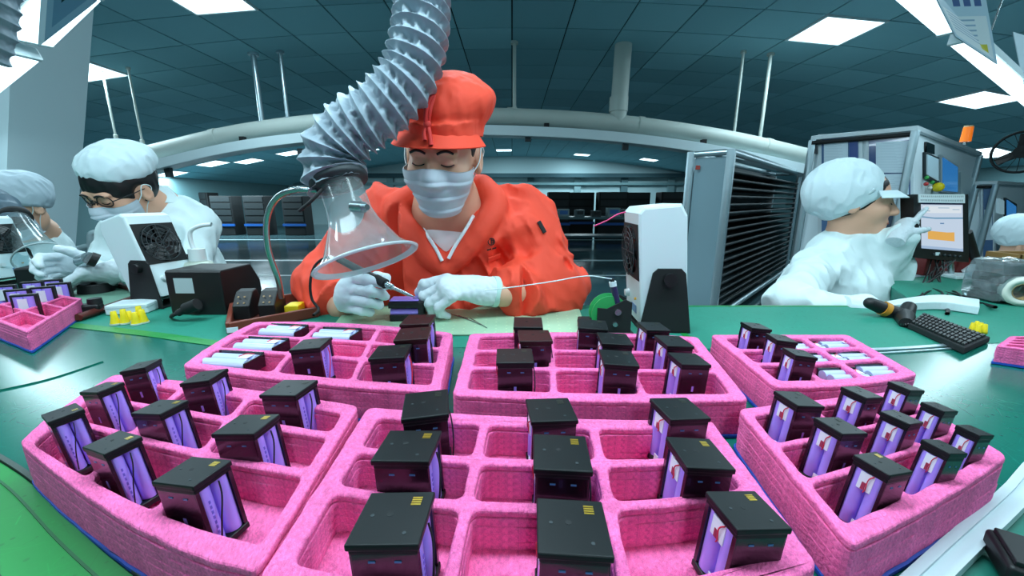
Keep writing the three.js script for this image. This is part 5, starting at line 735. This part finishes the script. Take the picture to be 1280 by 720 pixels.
  const tie = merge([tube([H.w(.0, .088, .099), H.w(.006, .112, .1), H.w(.012, .14, .086), H.w(.005, .13, .098), H.w(-.002, .1, .104), H.w(-.002, .086, .102)], .0042, 24, 8), tube([H.w(0, .088, .1), H.w(.006, .07, .112), H.w(.01, .052, .122)], .0042, 12, 8), tube([H.w(0, .088, .1), H.w(-.005, .074, .11), H.w(-.002, .06, .12)], .0038, 12, 8), sph(.0075).applyMatrix4(new THREE.Matrix4().setPosition(H.w(0, .087, .102)))]); tie.translate(-t.position.x, -t.position.y, -t.position.z); part(cap, 'tie', tie, M(0xe03a34, .7));
  const hairL = (x, y, z) => Math.max(ell(x, y, z, 0, .036, -.02, .08, .09, .098), -ell(x, y, z, 0, .0, .07, .09, .09, .08), -.035 - y, y - .09); wpart(t, 'hair', surfaceNet(hairL, V(-.1, -.05, -.14), V(.1, .11, .1), .005).applyMatrix4(H.m), mat.hair);
  dressFace(t, H);
  wpart(t, 'mask_strap', tube([rayHit(590, 238, jacket), W(584, 250, .9), rayHit(582, 262, j0)], .003, 10, 6), mat.blackMatte);
  // gloves
  const gl = gloveGeo(W(437, 372, .83), V(.28, .34, .9), V(.95, -.2, -.05), true, { curl: [[.75, 1.0, .7], [.95, 1.15, .8], [1.05, 1.2, .8], [1.1, 1.2, .8]], thumb: [.55, .75, .55], tcurl: .5, s: 1.0, cuff: .04, fat: 1.12 }); wpart(t, 'glove', gl.g, mat.glove);
  const gr = gloveGeo(W(603, 363, .82), V(-.86, .16, .34), V(-.28, -.85, -.45), false, { curl: [[.5, .9, .5], [.8, 1.05, .6], [.9, 1.1, .6], [.95, 1.15, .6]], thumb: [.45, .85, .35], tcurl: .35, s: .97, cuff: .03, fat: 1.18 }); wpart(t, 'glove', gr.g, mat.glove);
  const cuffR = wpart(t, 'glove_cuff', rod(gr.map(0, -.022, 0), gr.map(0, -.034, 0), .0335, 26, .034), M(0xbfe0dc, .85));
  seat(t, hip, mat.trousers, 'black round stool under the orange worker');
  // soldering iron in the hand
  const a = W(424, 324, .80), b = W(482, 355, .745), c = W(490, 359, .738), tip = W(518, 371, .72), ir = thing('soldering_iron', 'black soldering iron held in the white glove', 'soldering iron', tip);
  wpart(ir, 'handle', [rod(a, b, .0072, 16, .0085), sph(.0075, a.x, a.y, a.z)], mat.black); wpart(ir, 'grip', rod(W(470, 348.5, .757), b, .0095, 18, .0098), mat.blackMatte); wpart(ir, 'collar', rod(b, c, .006, 16), mat.steel); wpart(ir, 'tip', [rod(c, W(510, 368, .724), .0034, 12), rod(W(510, 368, .724), tip, .0034, 12, .0008)], mat.steel);
  wpart(ir, 'cord', tube([a, W(408, 322, .8), W(394, 332, .8), W(388, 352, .8), W(390, 374, .8), G(398, 386, TY + .03), G(392, 394, TY + .028)], .0028, 50, 8), mat.blackMatte);
}
function bouffant(H, t, o = {}) { // soft white cap
  const { c = [0, .06, -.045], r = [.108, .1, .118], cut = -.0, vis = true } = o;
  const f = (x, y, z) => { let d = ell(x, y, z, ...c, ...r); d -= .006 * noise(x * 20, y * 20, z * 20) + .003 * (1 - 2 * Math.abs(noise(x * 42, y * 24, z * 42))); return Math.max(d, cut - (y - .02) * .9 - (.06 - z) * .45, .0); };
  const g = (x, y, z) => { let d = ell(x, y, z, ...c, ...r); d -= .006 * noise(x * 20, y * 20, z * 20) + .003 * (1 - 2 * Math.abs(noise(x * 42, y * 24, z * 42))); const pl = (.035 - (o.low || 0) - y) * .8 + (z - .03) * .55; return smax(d, pl, .012); };
  const cap = wpart(t, 'cap', surfaceNet(g, V(-.15, -.1, -.2), V(.15, .2, .14), .005).applyMatrix4(H.m), o.mat || mat.capWhite);
  const band = new THREE.TorusGeometry(.092, .006, 8, 50).rotateX(Math.PI / 2).applyMatrix4(new THREE.Matrix4().makeRotationX(-.0)); 
  if (vis) { const v = shell((u, w) => { const a = (u - .5) * 2.2, k = 1 + w * .34 * Math.cos(a * .7); return H.w(Math.sin(a) * .086 * k, .05 - w * .022 - (1 - Math.cos(a)) * .01, -.004 + Math.cos(a) * .1 * k); }, 30, 8, .0028); v.translate(-t.position.x, -t.position.y, -t.position.z); part(cap, 'visor', v, o.mat || mat.capWhite); }
  return cap;
}
const coatFold = (d, x, y, z, q = 1) => { if (Math.abs(d) > .04) return d; const a = noise(x * 12 * q, y * 7 * q, z * 12 * q), b = noise(x * 26 * q + 4, y * 14 * q, z * 26 * q); const c = noise(x * 55 * q, y * 40 * q + x * 20, z * 55 * q); return d - .01 * (1 - 2.6 * Math.sqrt(a * a + .002)) - .005 * (1 - 2.2 * Math.sqrt(b * b + .001)) - .0012 * c; };
function worker(label, o) {
  const { head, nb, sl, sr, el, er, wl, wr, ch, hip, base } = o, t = thing('person', label, 'person', V(base.x, 0, base.z)), H = makeHead(head.p, head.yaw, head.pitch, head.roll, head.s), q = o.q || 1;
  const SB = [bone(H.w(0, -.06, -.02), nb, .044 * q, .046 * q, .03), bone(nb, ch, .08 * q, .11 * q, .08), bone(nb, sl, .05 * q, .042 * q, .05), bone(nb, sr, .05 * q, .042 * q, .05), bone(sl, el, .042 * q, .036 * q, .03), bone(sr, er, .042 * q, .036 * q, .03), bone(el, wl, .036 * q, .026 * q, .03), bone(er, wr, .036 * q, .026 * q, .03)], sb = bonesSDF(SB);
  const body = (x, y, z) => smin(H.f(x, y, z), sb(x, y, z), .03), [lo, hi] = bounds(SB, .02); lo.min(H.pos.clone().subScalar(.16)); hi.max(H.pos.clone().addScalar(.16)); wpart(t, 'body', surfaceNet(body, lo, hi, o.cell || .0055), mat.skin);
  const mid = (a, b, k) => a.clone().lerp(b, k), JB = [bone(hip, ch, .15 * q, .15 * q, .1), bone(ch, mid(nb, ch, .3), .145 * q, .105 * q, .1), bone(nb.clone().add(V(0, -.045 * q, 0)), sl, .07 * q, .066 * q, .07), bone(nb.clone().add(V(0, -.045 * q, 0)), sr, .07 * q, .066 * q, .07), bone(sl, el, .07 * q, .062 * q, .05), bone(sr, er, .07 * q, .062 * q, .05), bone(el, wl, .062 * q, .044 * q, .04), bone(er, wr, .062 * q, .044 * q, .04)], jf = bonesSDF(JB);
  const hole = bone(nb.clone().add(V(0, .08, .02).multiplyScalar(q)), nb.clone().add(V(0, -.0, .0)), .066 * q, .056 * q); const coat = (x, y, z) => smax(coatFold(jf(x, y, z), x, y, z), -dBone(hole, x, y, z), .01);
  const [jl, jh] = bounds(JB, .03); wpart(t, 'coat', surfaceNet(coat, jl, jh, o.cell || .0065), o.coatMat || mat.coat);
  const cd = H.w(0, 0, 1).sub(H.w(0, 0, 0)).setY(0).normalize(), bd = o.bodyDir || V(0, 0, 1), sd = bd.clone().cross(V(0, 1, 0));
  wpart(t, 'collar', shell((u, v) => { const a = (u - .5) * 5.2, r = (.058 + .036 * v) * q; return nb.clone().addScaledVector(bd, Math.cos(a) * r + .01).addScaledVector(sd, Math.sin(a) * r).add(V(0, (.078 - v * .055 - (Math.abs(a) < .9 ? (.9 - Math.abs(a)) * .03 : 0)) * q, 0)); }, 40, 6, .004), o.coatMat || mat.coat);
  return { t, H, coat };
}
{ // left worker with glasses
  const p = worker('person in white coat and cap with glasses and mask working at the wooden tray', { head: { p: W(154, 240, 1.22), yaw: -.2, pitch: .5, roll: -.08, s: .88 }, nb: W(190, 262, 1.34), sl: W(172, 300, 1.36), sr: W(238, 282, 1.38), el: W(150, 335, 1.28), er: W(238, 345, 1.26), wl: W(128, 332, 1.16), wr: W(172, 338, 1.1), ch: W(205, 335, 1.42), hip: V(-1.22, .5, -1.52), base: V(-1.22, 0, -1.5), q: .98 });
  const { t, H, coat } = p; bouffant(H, t, { c: [0, .085, -.04], r: [.1, .072, .112], vis: false });
  const hf = (x, y, z) => { let d = ell(x, y, z, 0, .034, -.018, .088, .098, .108); d -= .003 * noise(x * 60, y * 18, z * 60); const face = Math.max(z > .0 ? -(z - .05 - Math.max(0, y - .02) * .5) * -1 : -1, -1); d = smax(d, -ell(x, y, z, 0, -.045, .1, .085, .085, .075), .012); d = smax(d, -ell(Math.abs(x), y, z, .095, -.01, .005, .03, .045, .032), .01); return Math.max(d, -.075 - y - (z < -.02 ? .0 : 0)); };
  wpart(t, 'hair', surfaceNet(hf, V(-.12, -.1, -.14), V(.12, .14, .12), .0045).applyMatrix4(H.m), mat.hair); dressFace(t, H, { glasses: true });
  const g1 = gloveGeo(W(155, 336, 1.08), V(-.85, -.1, .5), V(.3, -.75, .3), false, { curl: [[.4, .6, .4], [.5, .6, .4], [.6, .7, .4], [.6, .7, .4]], s: 1.0, cuff: .06, fat: 1.15, thumb: [.5, .8, .3] }); wpart(t, 'glove', g1.g, mat.glove); wpart(t, 'glove_cuff', rod(g1.map(0, -.054, 0), g1.map(0, -.064, 0), .0355, 24), mat.cuffMint);
  const g2 = gloveGeo(W(126, 340, 1.1), V(-.55, .3, .45), V(.6, -.4, .3), true, { curl: [[.7, .9, .5], [.8, 1, .5], [.9, 1, .5], [.9, 1, .5]], s: .95, cuff: .05, fat: 1.15 }); wpart(t, 'glove', g2.g, mat.glove);
  const sw = (x, y, g, m, name) => { const q = rayHit(x, y, coat), n = gradOf(coat, q); g.applyQuaternion(new THREE.Quaternion().setFromUnitVectors(V(0, 0, 1), n)).translate(q.x + n.x * .002, q.y + n.y * .002, q.z + n.z * .002); wpart(t, name, g, m); }; sw(156, 309, rbox(.03, .006, .003, .001), M(0xd05040, .6), 'red_badge');
  const kn = thing('black_knob_tool', 'black knobbed tool held in the white gloves', 'tool', W(108, 322, 1.02)); wpart(kn, 'knob', [rod(W(102, 327, 1.03), W(112, 323, 1.02), .017, 20), sph(.012, ...W(101, 327, 1.03).toArray())], mat.steel); wpart(kn, 'barrel', rod(W(112, 323, 1.02), W(122, 326, 1.03), .018, 20), mat.black);
  const pk = onBench('black_puck', 'round black holder under the white gloves', 'holder', 118, 366, 0); pk.position.copy(W(120, 360, 1.06)).setY(TY + .005); part(pk, 'base', cyl(.035, .038, .02, 30, 0, .01, 0), mat.black); part(pk, 'rim', lathe([[.028, .018], [.035, .018], [.035, .024], [.028, .024], [.028, .018]], 30), mat.black);
  seat(t, V(-1.22, .5, -1.52), mat.trousers, 'black round stool under the worker with glasses');
}
{ // right worker pointing at the monitor
  const p = worker('person in white coat and bouffant cap pointing at the touch monitor', { head: { p: W(1070, 255, 1.3), yaw: .95, pitch: .05, roll: 0, s: .92 }, nb: W(1066, 300, 1.34), sr: W(1022, 336, 1.28), sl: W(1082, 334, 1.38), er: W(993, 378, 1.02), el: W(1106, 340, 1.3), wr: W(1070, 386, .94), wl: W(1122, 298, 1.22), ch: W(1038, 372, 1.28), hip: V(1.02, .5, -1.32), base: V(1.02, 0, -1.32), q: .86 });
  const { t, H } = p; bouffant(H, t, { c: [0, .045, -.05], r: [.112, .112, .118], low: .035 });
  const hf = (x, y, z) => { let d = ell(x, y, z, 0, .03, -.018, .083, .094, .102); d -= .002 * noise(x * 60, y * 20, z * 60); d = smax(d, -ell(x, y, z, 0, -.03, .1, .09, .1, .088), .01); d = smax(d, -ell(Math.abs(x), y, z, .095, -.01, -.01, .03, .042, .028), .01); return Math.max(d, -.05 - y); }; wpart(t, 'hair', surfaceNet(hf, V(-.12, -.1, -.14), V(.12, .14, .12), .005).applyMatrix4(H.m), mat.hair);
  for (const s of [-1, 1]) { const q = y => H.w(...H.hit(s * .3, y, .0004).toArray()); wpart(t, 'eyebrow', tube([.13, .24, .36, .48].map((a, i) => H.w(...H.hit(s * a, .029 + [0, .005, .006, .001][i], .0005).toArray())), .002, 20, 6), mat.hair); wpart(t, 'eyelashes', tube([.2, .3, .4, .5].map((a, i) => H.w(...H.hit(s * a, .007 - [0, .003, .003, 0][i], .0002).toArray())), .0015, 16, 6), mat.hair); } wpart(t, 'lips', tube([-.2, -.08, 0, .08, .2].map(a => H.w(...H.hit(a, -.06, .0005).toArray())), .0028, 16, 6), mat.lip);
  const g1 = gloveGeo(W(1123, 295, 1.2), V(.5, .62, -.3), V(.5, -.6, -.1), false, { curl: [[.15, .1, .05], [.9, 1.1, .7], [1.1, 1.2, .7], [1.2, 1.2, .7]], s: .7, cuff: .04, fat: 1.12, thumb: [.5, .7, .5] }); wpart(t, 'glove', g1.g, mat.glove);
  const g2 = gloveGeo(W(1072, 386, .93), V(.9, -.12, .2), V(.1, -.95, -.1), true, { curl: [[.3, .5, .3], [.35, .5, .3], [.4, .5, .3], [.45, .5, .3]], s: .85, cuff: .04, fat: 1.15 }); wpart(t, 'glove', g2.g, mat.glove);
  const tieK = H.w(0, .06, .07); wpart(t, 'cap_strap', tube([H.w(-.085, .05, .03), H.w(-.09, .02, .0), H.w(-.086, -.0, -.03)], .006, 12, 6), mat.capWhite);
  seat(t, V(1.02, .5, -1.32), mat.trousers, 'black round stool under the pointing worker');
}
{ // worker half hidden by the clear hood, far left
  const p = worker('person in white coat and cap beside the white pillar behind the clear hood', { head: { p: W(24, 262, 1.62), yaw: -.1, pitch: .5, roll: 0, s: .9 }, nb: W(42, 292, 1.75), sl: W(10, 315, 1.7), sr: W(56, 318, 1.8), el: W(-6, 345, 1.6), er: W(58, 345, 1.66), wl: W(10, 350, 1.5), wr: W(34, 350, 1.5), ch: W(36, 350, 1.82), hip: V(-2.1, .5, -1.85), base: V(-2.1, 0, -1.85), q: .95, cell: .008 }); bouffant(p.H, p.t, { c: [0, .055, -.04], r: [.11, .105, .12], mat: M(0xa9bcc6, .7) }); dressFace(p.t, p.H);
  const g = gloveGeo(W(12, 352, 1.5), V(.2, -.2, .9), V(0, -1, 0), false, { s: .95, cell: .004 }); wpart(p.t, 'glove', g.g, mat.glove); const g2 = gloveGeo(W(34, 352, 1.5), V(-.1, -.2, .9), V(0, -1, 0), true, { s: .95, cell: .004 }); wpart(p.t, 'glove', g2.g, mat.glove); seat(p.t, V(-2.1, .5, -1.85), mat.trousers, 'black round stool by the white pillar');
}
{ // worker at the far right
  const p = worker('person in white coat and cap seated past the wooden box', { head: { p: W(1281, 308, 1.9), yaw: .7, pitch: .4, roll: 0, s: .9 }, nb: W(1266, 330, 2.0), sr: W(1252, 340, 1.95), sl: W(1285, 340, 2.05), er: W(1250, 358, 1.8), el: W(1300, 356, 1.9), wr: W(1280, 364, 1.7), wl: W(1310, 364, 1.75), ch: W(1266, 362, 2.05), hip: V(2.65, .48, -2.05), base: V(2.65, 0, -2.05), q: .9, cell: .009 }); bouffant(p.H, p.t, {}); seat(p.t, V(2.65, .48, -2.05), mat.trousers, 'black round stool past the wooden box');
}

renderer.render(scene, camera);
